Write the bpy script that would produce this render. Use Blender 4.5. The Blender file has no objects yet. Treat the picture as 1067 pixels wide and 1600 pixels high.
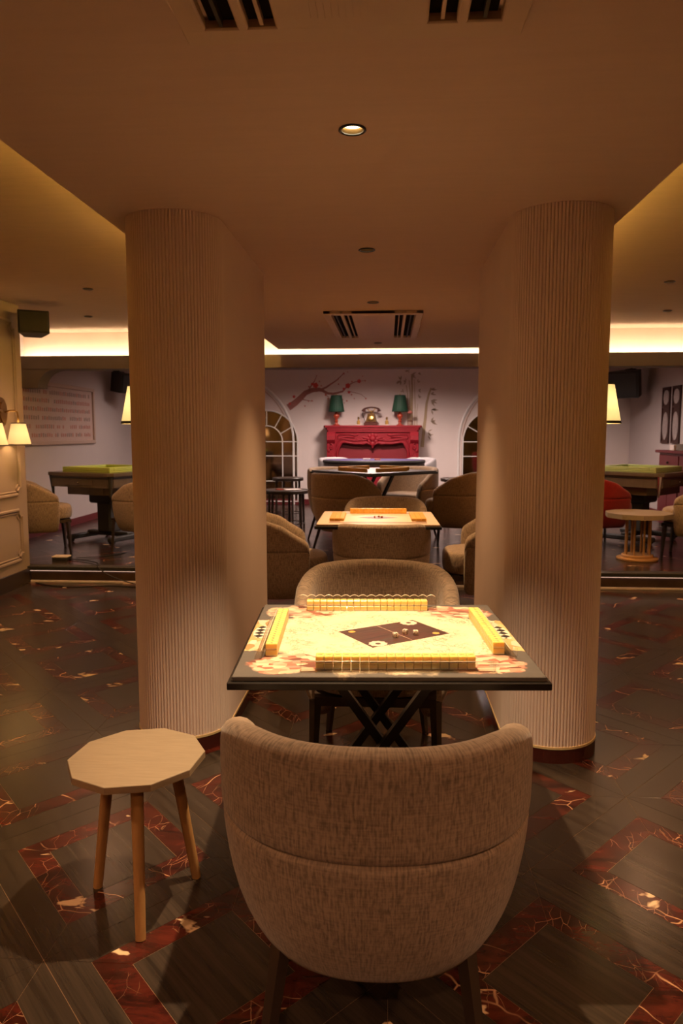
import bpy, bmesh, math, random
from mathutils import Vector, Matrix
random.seed(7)
S = bpy.context.scene
COL = S.collection
PI = math.pi
R_ = math.radians

# ------------------------------------------------------------------ camera, world, exposure
F_PX = 1170.0
CAM_H = 1.39
PITCH = R_(6.098)
YAW = R_(3.574)
cd = bpy.data.cameras.new('camera'); cam = bpy.data.objects.new('camera', cd); COL.objects.link(cam)
cd.sensor_fit = 'HORIZONTAL'; cd.sensor_width = 36.0; cd.lens = F_PX / 1067.0 * 36.0
cd.clip_start = 0.05; cd.clip_end = 60
cd.dof.use_dof = True; cd.dof.focus_distance = 2.4; cd.dof.aperture_fstop = 9.0
cam.location = (0, 0, CAM_H)
cam.rotation_euler = (PI / 2 - PITCH, 0, YAW)
S.camera = cam
w = bpy.data.worlds.new('world'); S.world = w; w.use_nodes = True
w.node_tree.nodes['Background'].inputs[0].default_value = (1.0, 0.62, 0.36, 1)
w.node_tree.nodes['Background'].inputs[1].default_value = 0.02
vs = S.view_settings
vs.view_transform = 'Standard'; vs.look = 'None'; vs.exposure = 0.42; vs.gamma = 1.0
vs.use_curve_mapping = False
S.cycles.max_bounces = 8; S.cycles.diffuse_bounces = 5; S.cycles.glossy_bounces = 4
S.cycles.transparent_max_bounces = 12; S.cycles.caustics_reflective = False; S.cycles.caustics_refractive = False
S.cycles.sample_clamp_indirect = 4.0

WARM = (1.0, 0.50, 0.26)
AMBER = (1.0, 0.66, 0.36)
# lamp strengths (used by the lamp builders below)
P_TABLE = 215.0      # downlight over the front table
P_AISLE = 45.0       # other downlights of the aisle
P_BEHIND = 158.0      # downlights behind the viewpoint
P_SIDE = 85.0        # side ceiling downlights, including an added pair for the column fronts
P_FAR = 220.0         # downlights of the far room
E_COVE_SIDE = 5.0
E_COVE_FAR = 26.0

# ------------------------------------------------------------------ material helpers
class NT:
    def __init__(s, name):
        s.m = bpy.data.materials.new(name); s.m.use_nodes = True
        s.t = s.m.node_tree; s.b = s.t.nodes['Principled BSDF']; s.out = s.t.nodes['Material Output']
    def new(s, typ, **kw):
        n = s.t.nodes.new(typ)
        for k, v in kw.items(): setattr(n, k, v)
        return n
    def put(s, sock, v):
        if hasattr(v, 'is_linked') or isinstance(v, bpy.types.NodeSocket): s.t.links.new(v, sock)
        elif isinstance(v, (tuple, list)):
            sock.default_value = tuple(v) + ((1,) if len(v) == 3 and sock.type == 'RGBA' else ())
        else: sock.default_value = v
    def math(s, op, a, b=0.0, c=None, clamp=False):
        n = s.new('ShaderNodeMath', operation=op, use_clamp=clamp)
        s.put(n.inputs[0], a); s.put(n.inputs[1], b)
        if c is not None: s.put(n.inputs[2], c)
        return n.outputs[0]
    def mix(s, f, a, b, mode='MIX'):
        n = s.new('ShaderNodeMix', data_type='RGBA', blend_type=mode)
        s.put(n.inputs[0], f); s.put(n.inputs[6], a); s.put(n.inputs[7], b)
        return n.outputs[2]
    def coord(s, which='Object'):
        return s.new('ShaderNodeTexCoord').outputs[which]
    def pos(s): return s.new('ShaderNodeNewGeometry').outputs['Position']
    def mapping(s, v, scale=(1, 1, 1), rot=(0, 0, 0), loc=(0, 0, 0)):
        n = s.new('ShaderNodeMapping'); s.put(n.inputs[0], v)
        n.inputs['Location'].default_value = loc; n.inputs['Rotation'].default_value = rot; n.inputs['Scale'].default_value = scale
        return n.outputs[0]
    def xyz(s, v):
        n = s.new('ShaderNodeSeparateXYZ'); s.put(n.inputs[0], v); return n.outputs
    def noise(s, v, scale=5, detail=3, rough=0.5, dist=0.0, out=0):
        n = s.new('ShaderNodeTexNoise'); s.put(n.inputs['Vector'], v)
        n.inputs['Scale'].default_value = scale; n.inputs['Detail'].default_value = detail
        n.inputs['Roughness'].default_value = rough; n.inputs['Distortion'].default_value = dist
        return n.outputs[out]
    def voro(s, v, scale=5, feature='F1', out='Distance', rand=1.0):
        n = s.new('ShaderNodeTexVoronoi', feature=feature); s.put(n.inputs['Vector'], v)
        n.inputs['Scale'].default_value = scale; n.inputs['Randomness'].default_value = rand
        return n.outputs[out]
    def ramp(s, f, stops, interp='LINEAR'):
        n = s.new('ShaderNodeValToRGB'); s.put(n.inputs[0], f); e = n.color_ramp.elements
        n.color_ramp.interpolation = interp
        while len(e) < len(stops): e.new(0.5)
        for el, (p, c) in zip(e, stops):
            el.position = p; el.color = (c, c, c, 1) if isinstance(c, (int, float)) else tuple(c) + (1,)
        return n.outputs[0]
    def bump(s, h, strength=0.3, dist=0.01):
        n = s.new('ShaderNodeBump'); s.put(n.inputs['Height'], h)
        n.inputs['Strength'].default_value = strength; n.inputs['Distance'].default_value = dist
        s.t.links.new(n.outputs[0], s.b.inputs['Normal'])
    def set(s, **kw):
        names = dict(color='Base Color', rough='Roughness', metal='Metallic', spec='Specular IOR Level', alpha='Alpha',
                     ecolor='Emission Color', estr='Emission Strength', trans='Transmission Weight', ior='IOR', coat='Coat Weight', sheen='Sheen Weight')
        for k, v in kw.items(): s.put(s.b.inputs[names[k]], v)
        return s

def plain(name, color, rough=0.5, metal=0.0, var=0.12, scale=12.0, bump=0.0, spec=0.5, coat=0.0):
    n = NT(name)
    f = n.noise(n.coord('Object'), scale, 4, 0.6)
    dark = tuple(c * (1 - var) for c in color); lite = tuple(min(1, c * (1 + var)) for c in color)
    n.set(color=n.mix(f, dark, lite), rough=rough, metal=metal, spec=spec, coat=coat)
    if bump: n.bump(f, bump, 0.004)
    return n.m
def glow(name, color, strength, base=(0.8, 0.8, 0.8)):
    n = NT(name); n.set(color=base, rough=0.6, ecolor=color, estr=strength); return n.m

M = {}
# plaster of ceiling and walls
def plaster(name, c, streak=(1, 1, 1), bump=0.12, var=0.08):
    n = NT(name); p = n.pos()
    a = n.noise(n.mapping(p, streak), 6, 5, 0.6); b = n.noise(p, 60, 2, 0.5)
    n.set(color=n.mix(a, tuple(x * (1 - var) for x in c), tuple(min(1, x * (1 + var)) for x in c)), rough=0.75, spec=0.25)
    n.bump(n.math('ADD', a, n.math('MULTIPLY', b, 0.3)), bump, 0.01); return n.m
M['ceiling'] = plaster('ceiling_paper', (0.62, 0.47, 0.40), (0.6, 5, 1), 0.10, 0.06)
M['ceiling_side'] = plaster('ceiling_side_paper', (0.62, 0.46, 0.34), (0.7, 4, 1), 0.25, 0.10)
M['cove'] = plaster('cove_paint', (0.78, 0.66, 0.54))
M['bulkhead'] = plaster('bulkhead_paint', (0.17, 0.142, 0.155))
M['wall'] = plaster('far_wall_paint', (0.70, 0.615, 0.59), (1, 1, 1), 0.04, 0.03)
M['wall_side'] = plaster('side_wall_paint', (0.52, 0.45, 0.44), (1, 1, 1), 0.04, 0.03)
M['wall_cream'] = plaster('cream_panel_paint', (0.33, 0.255, 0.215), (1, 1, 1), 0.03, 0.03)
M['column'] = plain('column_slats', (0.78, 0.65, 0.60), 0.6, var=0.06, scale=3)
M['wood_dark'] = plain('dark_wood', (0.035, 0.022, 0.016), 0.4, var=0.3, scale=20)
M['black'] = plain('black_metal', (0.012, 0.010, 0.009), 0.35, var=0.2)
M['black_soft'] = plain('black_plastic', (0.03, 0.027, 0.024), 0.55)
M['recess'] = plain('dark_recess', (0.012, 0.009, 0.007), 0.95, var=0.1, spec=0.05)
M['brass'] = plain('brass', (0.55, 0.36, 0.12), 0.3, 1.0)
M['brass_old'] = plain('aged_brass', (0.22, 0.13, 0.05), 0.35, 0.9, var=0.3)
M['gold_trim'] = plain('gold_trim', (0.85, 0.66, 0.36), 0.35, 0.3)
M['white'] = plain('white_paint', (0.75, 0.72, 0.70), 0.45, var=0.04)
M['ac'] = plain('ac_plastic', (0.60, 0.46, 0.36), 0.5, var=0.04)
M['red_lacquer'] = plain('red_lacquer', (0.24, 0.011, 0.020), 0.5, var=0.18, scale=7, spec=0.25)
M['red_deep'] = plain('red_lacquer_inner', (0.20, 0.010, 0.018), 0.45, var=0.15, scale=5)
M['red_cabinet'] = plain('red_cabinet_paint', (0.12, 0.012, 0.016), 0.4, var=0.15)
M['green_shade'] = plain('green_pleated_silk', (0.010, 0.062, 0.034), 0.6, var=0.3)
M['shade_trim'] = plain('shade_black_ribbon', (0.02, 0.014, 0.01), 0.6)
M['paper'] = plain('paper', (0.7, 0.6, 0.55), 0.7, var=0.1)
M['oak'] = None
M['felt_purple'] = plain('purple_felt', (0.055, 0.032, 0.14), 0.85, var=0.15, scale=30)
M['grout'] = plain('grout', (0.26, 0.16, 0.085), 0.6)
M['skirt_red'] = plain('red_marble_skirting', (0.055, 0.012, 0.009), 0.25, var=0.3)
M['chrome'] = plain('chrome', (0.7, 0.65, 0.58), 0.2, 1.0)
M['bamboo_paint'] = plain('bamboo_mural_paint', (0.42, 0.32, 0.20), 0.8, var=0.2)
M['leaf_paint'] = plain('leaf_mural_paint', (0.36, 0.27, 0.20), 0.8, var=0.2)
M['branch_paint'] = plain('branch_mural_paint', (0.33, 0.13, 0.11), 0.8, var=0.25)
M['blossom_paint'] = plain('blossom_mural_paint', (0.55, 0.07, 0.06), 0.8, var=0.2)
M['bud_paint'] = plain('bud_mural_paint', (0.50, 0.16, 0.13), 0.8, var=0.2)
M['cable'] = plain('cable_rubber', (0.015, 0.012, 0.01), 0.5)
M['plastic_white'] = plain('white_plastic', (0.72, 0.62, 0.52), 0.45, var=0.05)
M['step_reflection'] = plain('pale_step_reflection', (0.80, 0.66, 0.58), 0.2, var=0.35, scale=9)  # pale colour standing for the step light's reflection
M['riser'] = plain('dark_marble_riser', (0.10, 0.06, 0.05), 0.18, var=0.5, scale=5)
M['grey_walnut'] = plain('table_side_veneer', (0.13, 0.10, 0.075), 0.2, var=0.25, scale=10)
M['shell_white'] = plain('white_leather', (0.40, 0.38, 0.39), 0.45, var=0.04)

def wood(name, c, axis_scale=(30, 30, 3), rough=0.45):
    n = NT(name); p = n.coord('Object')
    f = n.noise(n.mapping(p, axis_scale), 3, 5, 0.6, 0.4)
    n.set(color=n.mix(f, tuple(x * 0.72 for x in c), tuple(min(1, x * 1.2) for x in c)), rough=rough); n.bump(f, 0.06, 0.002); return n.m
M['oak'] = wood('pale_ash_top', (0.31, 0.245, 0.17), (4, 40, 40))
M['oak_leg'] = wood('beech_leg', (0.50, 0.27, 0.10), (40, 40, 4))
M['oak_ply'] = wood('plywood_edge', (0.34, 0.24, 0.15), (4, 4, 90))

# fabric: tweed, UV in metres
def fabric(name, c, dark=0.45, contrast=1.0):
    n = NT(name); uv = n.coord('UV')
    a = n.noise(n.mapping(uv, (250, 26, 1)), 1.0, 2, 0.5)
    b = n.noise(n.mapping(uv, (22, 230, 1)), 1.0, 2, 0.5)
    g = n.noise(n.mapping(uv, (9, 9, 1)), 1.0, 3, 0.6)
    cell = n.noise(n.mapping(uv, (170, 90, 1)), 1.0, 1, 0.5)
    wv = n.math('ADD', n.math('MULTIPLY', a, 0.55), n.math('MULTIPLY', b, 0.25)); wv = n.math('ADD', wv, n.math('MULTIPLY', cell, 0.25))
    f = n.ramp(wv, [(0.40, 0.0), (0.60, 1.0)])
    col = n.mix(f, tuple(x * dark for x in c), c)
    col = n.mix(n.math('MULTIPLY', g, 0.35), col, tuple(min(1, x * 1.25) for x in c))
    n.set(color=col, rough=0.92, spec=0.15, sheen=0.25); n.bump(wv, 0.55, 0.004); return n.m
M['tweed'] = fabric('beige_tweed', (0.35, 0.262, 0.195), 0.34)
M['tweed_grey'] = fabric('grey_brown_tweed', (0.24, 0.19, 0.15))
M['tweed_brown'] = fabric('brown_tweed', (0.33, 0.23, 0.14))
M['tweed_red'] = fabric('red_velvet', (0.24, 0.011, 0.009), 0.7)

# marbles of the floor, by world position
ANG = math.atan2(0.5024, 0.4547)
def streak_marble(name, c0, c1, c2):
    n = NT(name); p = n.pos()
    r = n.mapping(n.mapping(p, (1, 1, 1), (0, 0, ANG)), (1.0, 1, 1))
    a = n.noise(n.mapping(r, (1.2, 34, 1)), 1.0, 4, 0.65, 0.3)
    b = n.noise(n.mapping(r, (3.0, 160, 1)), 1.0, 2, 0.5)
    g = n.noise(p, 2.2, 3, 0.5)
    f = n.ramp(n.math('ADD', n.math('MULTIPLY', a, 0.75), n.math('MULTIPLY', b, 0.25)), [(0.36, 0.0), (0.64, 1.0)])
    col = n.mix(f, c0, c1); col = n.mix(n.math('MULTIPLY', g, 0.45), col, c2)
    n.set(color=col, rough=0.24, spec=0.5); return n.m
M['stone_dark'] = streak_marble('grey_wood_marble', (0.016, 0.012, 0.0095), (0.056, 0.042, 0.032), (0.037, 0.026, 0.020))
def red_marble(name):
    n = NT(name); p = n.pos()
    wob = n.mix(0.16, p, n.noise(p, 3.5, 3, 0.5, 0, 1))
    ck = n.voro(n.mapping(wob, (1.0, 1.6, 1)), 5.5, 'DISTANCE_TO_EDGE')
    line = n.ramp(ck, [(0.0, 1.0), (0.007, 0.75), (0.016, 0.0)])
    msk = n.ramp(n.noise(p, 3.1, 2, 0.5), [(0.50, 0.0), (0.60, 1.0)])
    ck2 = n.voro(n.mapping(wob, (2.2, 1.0, 1), (0, 0, 0.6)), 13, 'DISTANCE_TO_EDGE')
    line2 = n.ramp(ck2, [(0.0, 0.9), (0.013, 0.0)])
    msk2 = n.ramp(n.noise(p, 5.0, 2, 0.5), [(0.49, 0.0), (0.60, 1.0)])
    veins = n.math('MAXIMUM', n.math('MULTIPLY', line, msk), n.math('MULTIPLY', line2, msk2))
    pq = n.mapping(p, (1.0, 2.0, 1), (0, 0, -0.6))
    patch = n.ramp(n.noise(pq, 3.6, 4, 0.55, 0.5), [(0.635, 0.0), (0.66, 1.0)])
    base = n.mix(n.ramp(n.noise(n.mapping(p, (1.0, 2.6, 1), (0, 0, -0.5)), 6, 6, 0.7, 0.8), [(0.34, 0.0), (0.66, 1.0)]), (0.010, 0.003, 0.0025), (0.100, 0.017, 0.010))
    col = n.mix(veins, base, (0.62, 0.36, 0.20)); col = n.mix(patch, col, (0.74, 0.55, 0.34))
    n.set(color=col, rough=0.22, spec=0.5); return n.m
M['stone_red'] = red_marble('burgundy_marble')

# mahjong table print (object coordinates of the board, metres)
def table_print():
    n = NT('mahjong_table_print'); p = n.coord('Object'); x, y, z = n.xyz(p)
    ax, ay = n.math('ABSOLUTE', x), n.math('ABSOLUTE', y)
    wob = n.math('MULTIPLY', n.math('SUBTRACT', n.noise(p, 14, 4, 0.6), 0.5), 0.35)
    d = n.math('MAXIMUM', n.math('DIVIDE', ax, 0.335), n.math('DIVIDE', ay, 0.40))
    d = n.math('MAXIMUM', d, n.math('DIVIDE', n.math('ADD', ax, ay), 0.53))
    cream = n.ramp(n.math('ADD', d, wob), [(0.93, 1.0), (1.0, 0.0)])
    base = n.mix(n.noise(p, 18, 3, 0.6), (0.085, 0.078, 0.074), (0.14, 0.128, 0.118))
    sc = n.math('ABSOLUTE', n.math('SUBTRACT', n.noise(p, 26, 4, 0.65, 0.6), 0.5))
    lines = n.math('MULTIPLY', n.ramp(sc, [(0.0, 1.0), (0.035, 0.0)]), n.ramp(n.noise(p, 8, 2, 0.5), [(0.40, 0.0), (0.54, 0.85)]))
    crm = n.mix(n.noise(p, 10, 4, 0.6), (0.62, 0.49, 0.32), (0.86, 0.76, 0.58)); crm = n.mix(lines, crm, (0.24, 0.13, 0.055))
    col = n.mix(cream, base, crm)
    # collages of figures in the four corners
    ex = n.math('DIVIDE', n.math('SUBTRACT', ax, 0.270), 0.135); ey = n.math('DIVIDE', n.math('SUBTRACT', ay, 0.300), 0.095)
    e = n.math('ADD', n.math('MULTIPLY', ex, ex), n.math('MULTIPLY', ey, ey))
    e = n.math('ADD', e, n.math('MULTIPLY', wob, 5.0))
    cmask = n.ramp(e, [(0.75, 1.0), (0.95, 0.0)])
    vc = n.voro(n.mapping(p, (1, 1.6, 1), (0, 0, 0.5)), 34, 'F1', 'Color')
    v1 = n.xyz(vc)[0]
    coll = n.ramp(v1, [(0.0, (0.16, 0.06, 0.045)), (0.3, (0.48, 0.20, 0.14)), (0.55, (0.68, 0.42, 0.30)), (0.8, (0.78, 0.62, 0.44)), (1.0, (0.25, 0.20, 0.17))])
    col = n.mix(cmask, col, coll)
    # side bands with checker patch
    bx = n.math('GREATER_THAN', ax, 0.352); by = n.math('LESS_THAN', ay, 0.19)
    wob2 = n.math('ADD', ay, n.math('MULTIPLY', wob, 0.25)); bb = n.math('MULTIPLY', bx, n.math('LESS_THAN', wob2, 0.18))
    vc2 = n.xyz(n.voro(n.mapping(p, (2, 1, 1)), 22, 'F1', 'Color'))[1]
    side = n.ramp(vc2, [(0.0, (0.32, 0.18, 0.08)), (0.4, (0.62, 0.44, 0.20)), (0.7, (0.70, 0.50, 0.38)), (1.0, (0.80, 0.70, 0.50))])
    col = n.mix(bb, col, side)
    ck = n.new('ShaderNodeTexChecker'); n.put(ck.inputs['Vector'], n.mapping(p, (1, 1, 0.0), (0, 0, R_(45)))); ck.inputs['Scale'].default_value = 40
    ck.inputs['Color1'].default_value = (0.03, 0.028, 0.026, 1); ck.inputs['Color2'].default_value = (0.78, 0.68, 0.52, 1)
    kx = n.math('DIVIDE', n.math('SUBTRACT', ax, 0.382), 0.028); ky = n.math('DIVIDE', n.math('SUBTRACT', y, 0.03), 0.075)
    kk = n.math('LESS_THAN', n.math('ADD', n.math('MULTIPLY', kx, kx), n.math('MULTIPLY', ky, ky)), 1.0)
    col = n.mix(kk, col, ck.outputs[0])
    n.set(color=col, rough=0.42, spec=0.4); return n.m
M['print'] = table_print()
def print2():
    n = NT('second_table_print'); p = n.coord('Object'); x, y, z = n.xyz(p)
    d = n.math('MAXIMUM', n.math('ABSOLUTE', x), n.math('ABSOLUTE', y))
    c = n.ramp(d, [(0.0, (0.80, 0.64, 0.46)), (0.26, (0.80, 0.64, 0.46)), (0.262, (0.36, 0.24, 0.16)), (0.335, (0.36, 0.24, 0.16)), (0.337, (0.78, 0.60, 0.46))], 'CONSTANT')
    dd = n.math('ADD', n.math('ABSOLUTE', x), n.math('MULTIPLY', n.math('ABSOLUTE', y), 1.5))
    n.set(color=n.mix(n.math('LESS_THAN', dd, 0.15), c, (0.22, 0.13, 0.12)), rough=0.4); return n.m
M['print2'] = print2()
def rug_print():
    n = NT('dark_centre_print'); p = n.coord('Object')
    a = n.noise(n.mapping(p, (3, 60, 1)), 2, 3, 0.5)
    n.set(color=n.ramp(a, [(0.35, (0.035, 0.018, 0.018)), (0.5, (0.085, 0.030, 0.026)), (0.62, (0.06, 0.05, 0.035)), (0.7, (0.06, 0.035, 0.06))]), rough=0.45); return n.m
M['rug'] = rug_print()
M['emblem'] = plain('emblem_print', (0.72, 0.52, 0.42), 0.6, var=0.35, scale=220)
M['emblem_gold'] = plain('gold_emblem_print', (0.55, 0.33, 0.08), 0.6, var=0.3, scale=150)
def tile_mat():
    n = NT('mahjong_tile_resin'); p = n.coord('Object'); x, y, z = n.xyz(p)
    m = n.math('MULTIPLY', n.math('LESS_THAN', n.math('ABSOLUTE', x), 0.0062), n.math('LESS_THAN', n.math('ABSOLUTE', y), 0.0030))
    m = n.math('MULTIPLY', m, n.math('GREATER_THAN', z, 0.0178)); m = n.math('MULTIPLY', m, n.math('GREATER_THAN', n.noise(p, 420, 1, 0.5), 0.44))
    ivory = n.math('LESS_THAN', z, 0.0055)
    c = n.mix(ivory, (0.84, 0.60, 0.20), (0.80, 0.66, 0.40)); c = n.mix(m, c, (0.22, 0.13, 0.05))
    n.set(color=c, rough=0.3, spec=0.5); n.b.inputs['Subsurface Weight'].default_value = 0.6; n.b.inputs['Subsurface Radius'].default_value = (0.03, 0.019, 0.008); n.b.inputs['Subsurface Scale'].default_value = 1.0; return n.m
M['tile'] = tile_mat()
M['tile2'] = plain('amber_tile_resin', (0.85, 0.46, 0.07), 0.3, var=0.12)
def acrylic():
    n = NT('clear_acrylic'); tr = n.new('ShaderNodeBsdfTransparent'); tr.inputs[0].default_value = (0.99, 0.985, 0.97, 1)
    gl = n.new('ShaderNodeBsdfGlossy'); gl.inputs['Roughness'].default_value = 0.06
    fr = n.new('ShaderNodeFresnel'); fr.inputs[0].default_value = 1.5
    fac = n.math('ADD', n.math('MULTIPLY', fr.outputs[0], 0.45), 0.03, clamp=True)
    mx = n.new('ShaderNodeMixShader'); n.t.links.new(fac, mx.inputs[0]); n.t.links.new(tr.outputs[0], mx.inputs[1]); n.t.links.new(gl.outputs[0], mx.inputs[2])
    n.t.links.new(mx.outputs[0], n.out.inputs[0]); return n.m
M['acrylic'] = acrylic()
M['glass'] = M['acrylic']
M['rack_glint'] = plain('painted_rack_glint', (0.72, 0.64, 0.50), 0.15, var=0.05)  # pale colour painted as the glint on the clear rack edges
def mirror():
    n = NT('antique_mirror'); n.set(color=(0.36, 0.29, 0.25), rough=0.05, metal=1.0); return n.m
M['mirror'] = mirror()
def shade_lit(name, c, lo, hi, z0, z1):
    n = NT(name); z = n.xyz(n.coord('Object'))[2]
    t = n.math('DIVIDE', n.math('SUBTRACT', z, z0), z1 - z0, clamp=True)
    pl = n.noise(n.coord('Object'), 60, 2, 0.5)
    st = n.ramp(t, [(0.0, lo * 0.85 / hi), (0.55, 1.0), (1.0, lo / hi)])
    n.set(color=(0.8, 0.7, 0.5), rough=0.8, ecolor=c, estr=n.math('MULTIPLY', st, n.math('MULTIPLY_ADD', pl, 0.3 * hi, 0.85 * hi))); return n.m
M['shade_lit'] = shade_lit('lit_cream_shade', (1.0, 0.60, 0.22), 0.46, 0.80, 0.0, 0.2)
M['shade_lit_far'] = shade_lit('lit_ivory_shade', (1.0, 0.70, 0.26), 0.60, 1.15, 0.0, 0.215)
M['lens'] = glow('lit_lens', (1.0, 0.82, 0.5), 9.0)
M['lens_dim'] = glow('dim_lens', (1.0, 0.72, 0.42), 1.2)
M['led_side'] = glow('yellow_led', (1.0, 0.60, 0.11), E_COVE_SIDE * 11)
M['led_far'] = glow('warm_white_led', (1.0, 0.77, 0.52), E_COVE_FAR)
M['led_step'] = glow('step_led', (1.0, 0.62, 0.45), 0.6)
M['green_plastic'] = plain('green_mat', (0.50, 0.62, 0.12), 0.5, var=0.06)
M['green_pale'] = plain('pale_green_mat', (0.46, 0.56, 0.22), 0.5, var=0.06)
M['poster'] = plain('poster_paper', (0.50, 0.36, 0.32), 0.6, var=0.08)
M['poster_red'] = plain('poster_red_ink', (0.44, 0.20, 0.16), 0.7, var=0.5, scale=90)
M['poster_dark'] = plain('poster_dark_ink', (0.30, 0.22, 0.195), 0.7, var=0.5, scale=90)
M['frame_pink'] = plain('picture_frame_paint', (0.46, 0.33, 0.27), 0.4, var=0.08)
M['lattice_wood'] = plain('lattice_dark_wood', (0.05, 0.018, 0.014), 0.45, var=0.3)
M['lattice_stone'] = plain('lattice_inlay', (0.34, 0.28, 0.27), 0.5, var=0.5, scale=28)
M['phone'] = plain('phone_wood', (0.09, 0.028, 0.02), 0.35, var=0.3)
M['lamp_red'] = plain('red_ceramic', (0.40, 0.06, 0.03), 0.25, var=0.25)
M['bottle_amber'] = plain('amber_glass', (0.45, 0.28, 0.08), 0.15, var=0.3)

# ------------------------------------------------------------------ mesh helpers
def obj(name, bm, mat, parent=None, smooth=False, loc=None, rz=None):
    if isinstance(bm, bmesh.types.BMesh):
        me = bpy.data.meshes.new(name); bm.normal_update(); bm.to_mesh(me); bm.free()
    else: me = bm
    mats = mat if isinstance(mat, (list, tuple)) else [mat]
    if not me.materials:
        for m_ in mats: me.materials.append(m_)
    if smooth:
        me.polygons.foreach_set('use_smooth', [True] * len(me.polygons))
        if smooth == 'auto':
            try: me.set_sharp_from_angle(angle=R_(38))
            except Exception: pass
    o = bpy.data.objects.new(name, me); COL.objects.link(o)
    if parent: o.parent = parent
    if loc is not None: o.location = loc
    if rz is not None: o.rotation_euler = (0, 0, rz)
    return o
def tag(o, label=None, cat=None, group=None, kind=None):
    if label: o['label'] = label
    if cat: o['category'] = cat
    if group: o['group'] = group
    if kind: o['kind'] = kind
    return o
def thing(name, label, cat, loc=(0, 0, 0), rz=0.0, group=None):
    o = bpy.data.objects.new(name, None); COL.objects.link(o); o.empty_display_size = 0.05
    o.location = loc; o.rotation_euler = (0, 0, rz); return tag(o, label, cat, group)
def copy_tree(o, parent=None):
    c = o.copy(); COL.objects.link(c); c.parent = parent
    for ch in list(o.children): copy_tree(ch, c)
    return c
def B(): return bmesh.new()
def box(bm, x0, x1, y0, y1, z0, z1, bev=0.0, seg=1, mat=0, M4=None):
    t = bmesh.new() if bev or M4 else bm
    v = [t.verts.new(p) for p in ((x0, y0, z0), (x1, y0, z0), (x1, y1, z0), (x0, y1, z0), (x0, y0, z1), (x1, y0, z1), (x1, y1, z1), (x0, y1, z1))]
    fs = [t.faces.new([v[i] for i in q]) for q in ((3, 2, 1, 0), (4, 5, 6, 7), (0, 1, 5, 4), (1, 2, 6, 5), (2, 3, 7, 6), (3, 0, 4, 7))]
    for f in fs: f.material_index = mat
    if t is not bm:
        if bev: bmesh.ops.bevel(t, geom=list(t.edges), offset=bev, segments=seg, affect='EDGES', profile=0.5)
        if M4: bmesh.ops.transform(t, matrix=M4, verts=t.verts)
        merge(bm, t)
    return bm
def merge(bm, t):
    me = bpy.data.meshes.new('tmp'); t.to_mesh(me); t.free(); bm.from_mesh(me); bpy.data.meshes.remove(me)
def prism(bm, pts, z0, z1, ch=0.0, mat=0):
    if sum(pts[i][0] * pts[(i + 1) % len(pts)][1] - pts[(i + 1) % len(pts)][0] * pts[i][1] for i in range(len(pts))) < 0: pts = pts[::-1]
    n = len(pts); lo = [bm.verts.new((p[0], p[1], z0)) for p in pts]; hi = [bm.verts.new((p[0], p[1], z1 - ch)) for p in pts]
    fs = [bm.faces.new(lo[::-1])]
    for i in range(n): fs.append(bm.faces.new((lo[i], lo[(i + 1) % n], hi[(i + 1) % n], hi[i])))
    if ch:
        cx = sum(p[0] for p in pts) / n; cy = sum(p[1] for p in pts) / n
        top = []
        for p in pts:
            dx, dy = cx - p[0], cy - p[1]; L = math.hypot(dx, dy) or 1
            top.append(bm.verts.new((p[0] + dx / L * ch, p[1] + dy / L * ch, z1)))
        for i in range(n): fs.append(bm.faces.new((hi[i], hi[(i + 1) % n], top[(i + 1) % n], top[i])))
        fs.append(bm.faces.new(top))
    else: fs.append(bm.faces.new(hi))
    for f in fs: f.material_index = mat
    return bm
def prism_y(bm, pts, y0, y1):
    """outline in (x, z), extruded along y"""
    t = bmesh.new(); prism(t, pts, -y1, -y0)
    bmesh.ops.transform(t, matrix=Matrix.Rotation(PI / 2, 4, 'X'), verts=t.verts); merge(bm, t); return bm
def prism_x(bm, pts, x0, x1):
    """outline in (y, z), extruded along x"""
    t = bmesh.new(); prism(t, pts, x0, x1)
    mt = Matrix(((0, 0, 1, 0), (1, 0, 0, 0), (0, 1, 0, 0), (0, 0, 0, 1)))
    bmesh.ops.transform(t, matrix=mt, verts=t.verts); merge(bm, t); return bm
def lathe(bm, prof, n=16, c=(0, 0, 0), cap=True, phase=0.0, wave=None):
    rings = []
    for r, z in prof:
        ring = []
        for i in range(n):
            a = phase + 2 * PI * i / n; rr = r * (wave(i, z) if wave else 1)
            ring.append(bm.verts.new((c[0] + rr * math.cos(a), c[1] + rr * math.sin(a), c[2] + z)))
        rings.append(ring)
    for a, b in zip(rings, rings[1:]):
        for i in range(n): bm.faces.new((a[i], a[(i + 1) % n], b[(i + 1) % n], b[i]))
    if cap: bm.faces.new(rings[0][::-1]); bm.faces.new(rings[-1])
    return bm
def rod(bm, p0, p1, r0, r1=None, n=10, cap=True):
    p0, p1 = Vector(p0), Vector(p1); r1 = r0 if r1 is None else r1
    d = (p1 - p0).normalized(); u = d.orthogonal().normalized(); v = d.cross(u)
    A = [bm.verts.new(p0 + (u * math.cos(2 * PI * i / n + PI / n) + v * math.sin(2 * PI * i / n + PI / n)) * r0) for i in range(n)]
    C = [bm.verts.new(p1 + (u * math.cos(2 * PI * i / n + PI / n) + v * math.sin(2 * PI * i / n + PI / n)) * r1) for i in range(n)]
    for i in range(n): bm.faces.new((A[i], A[(i + 1) % n], C[(i + 1) % n], C[i]))
    if cap: bm.faces.new(A[::-1]); bm.faces.new(C)
    return bm
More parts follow.
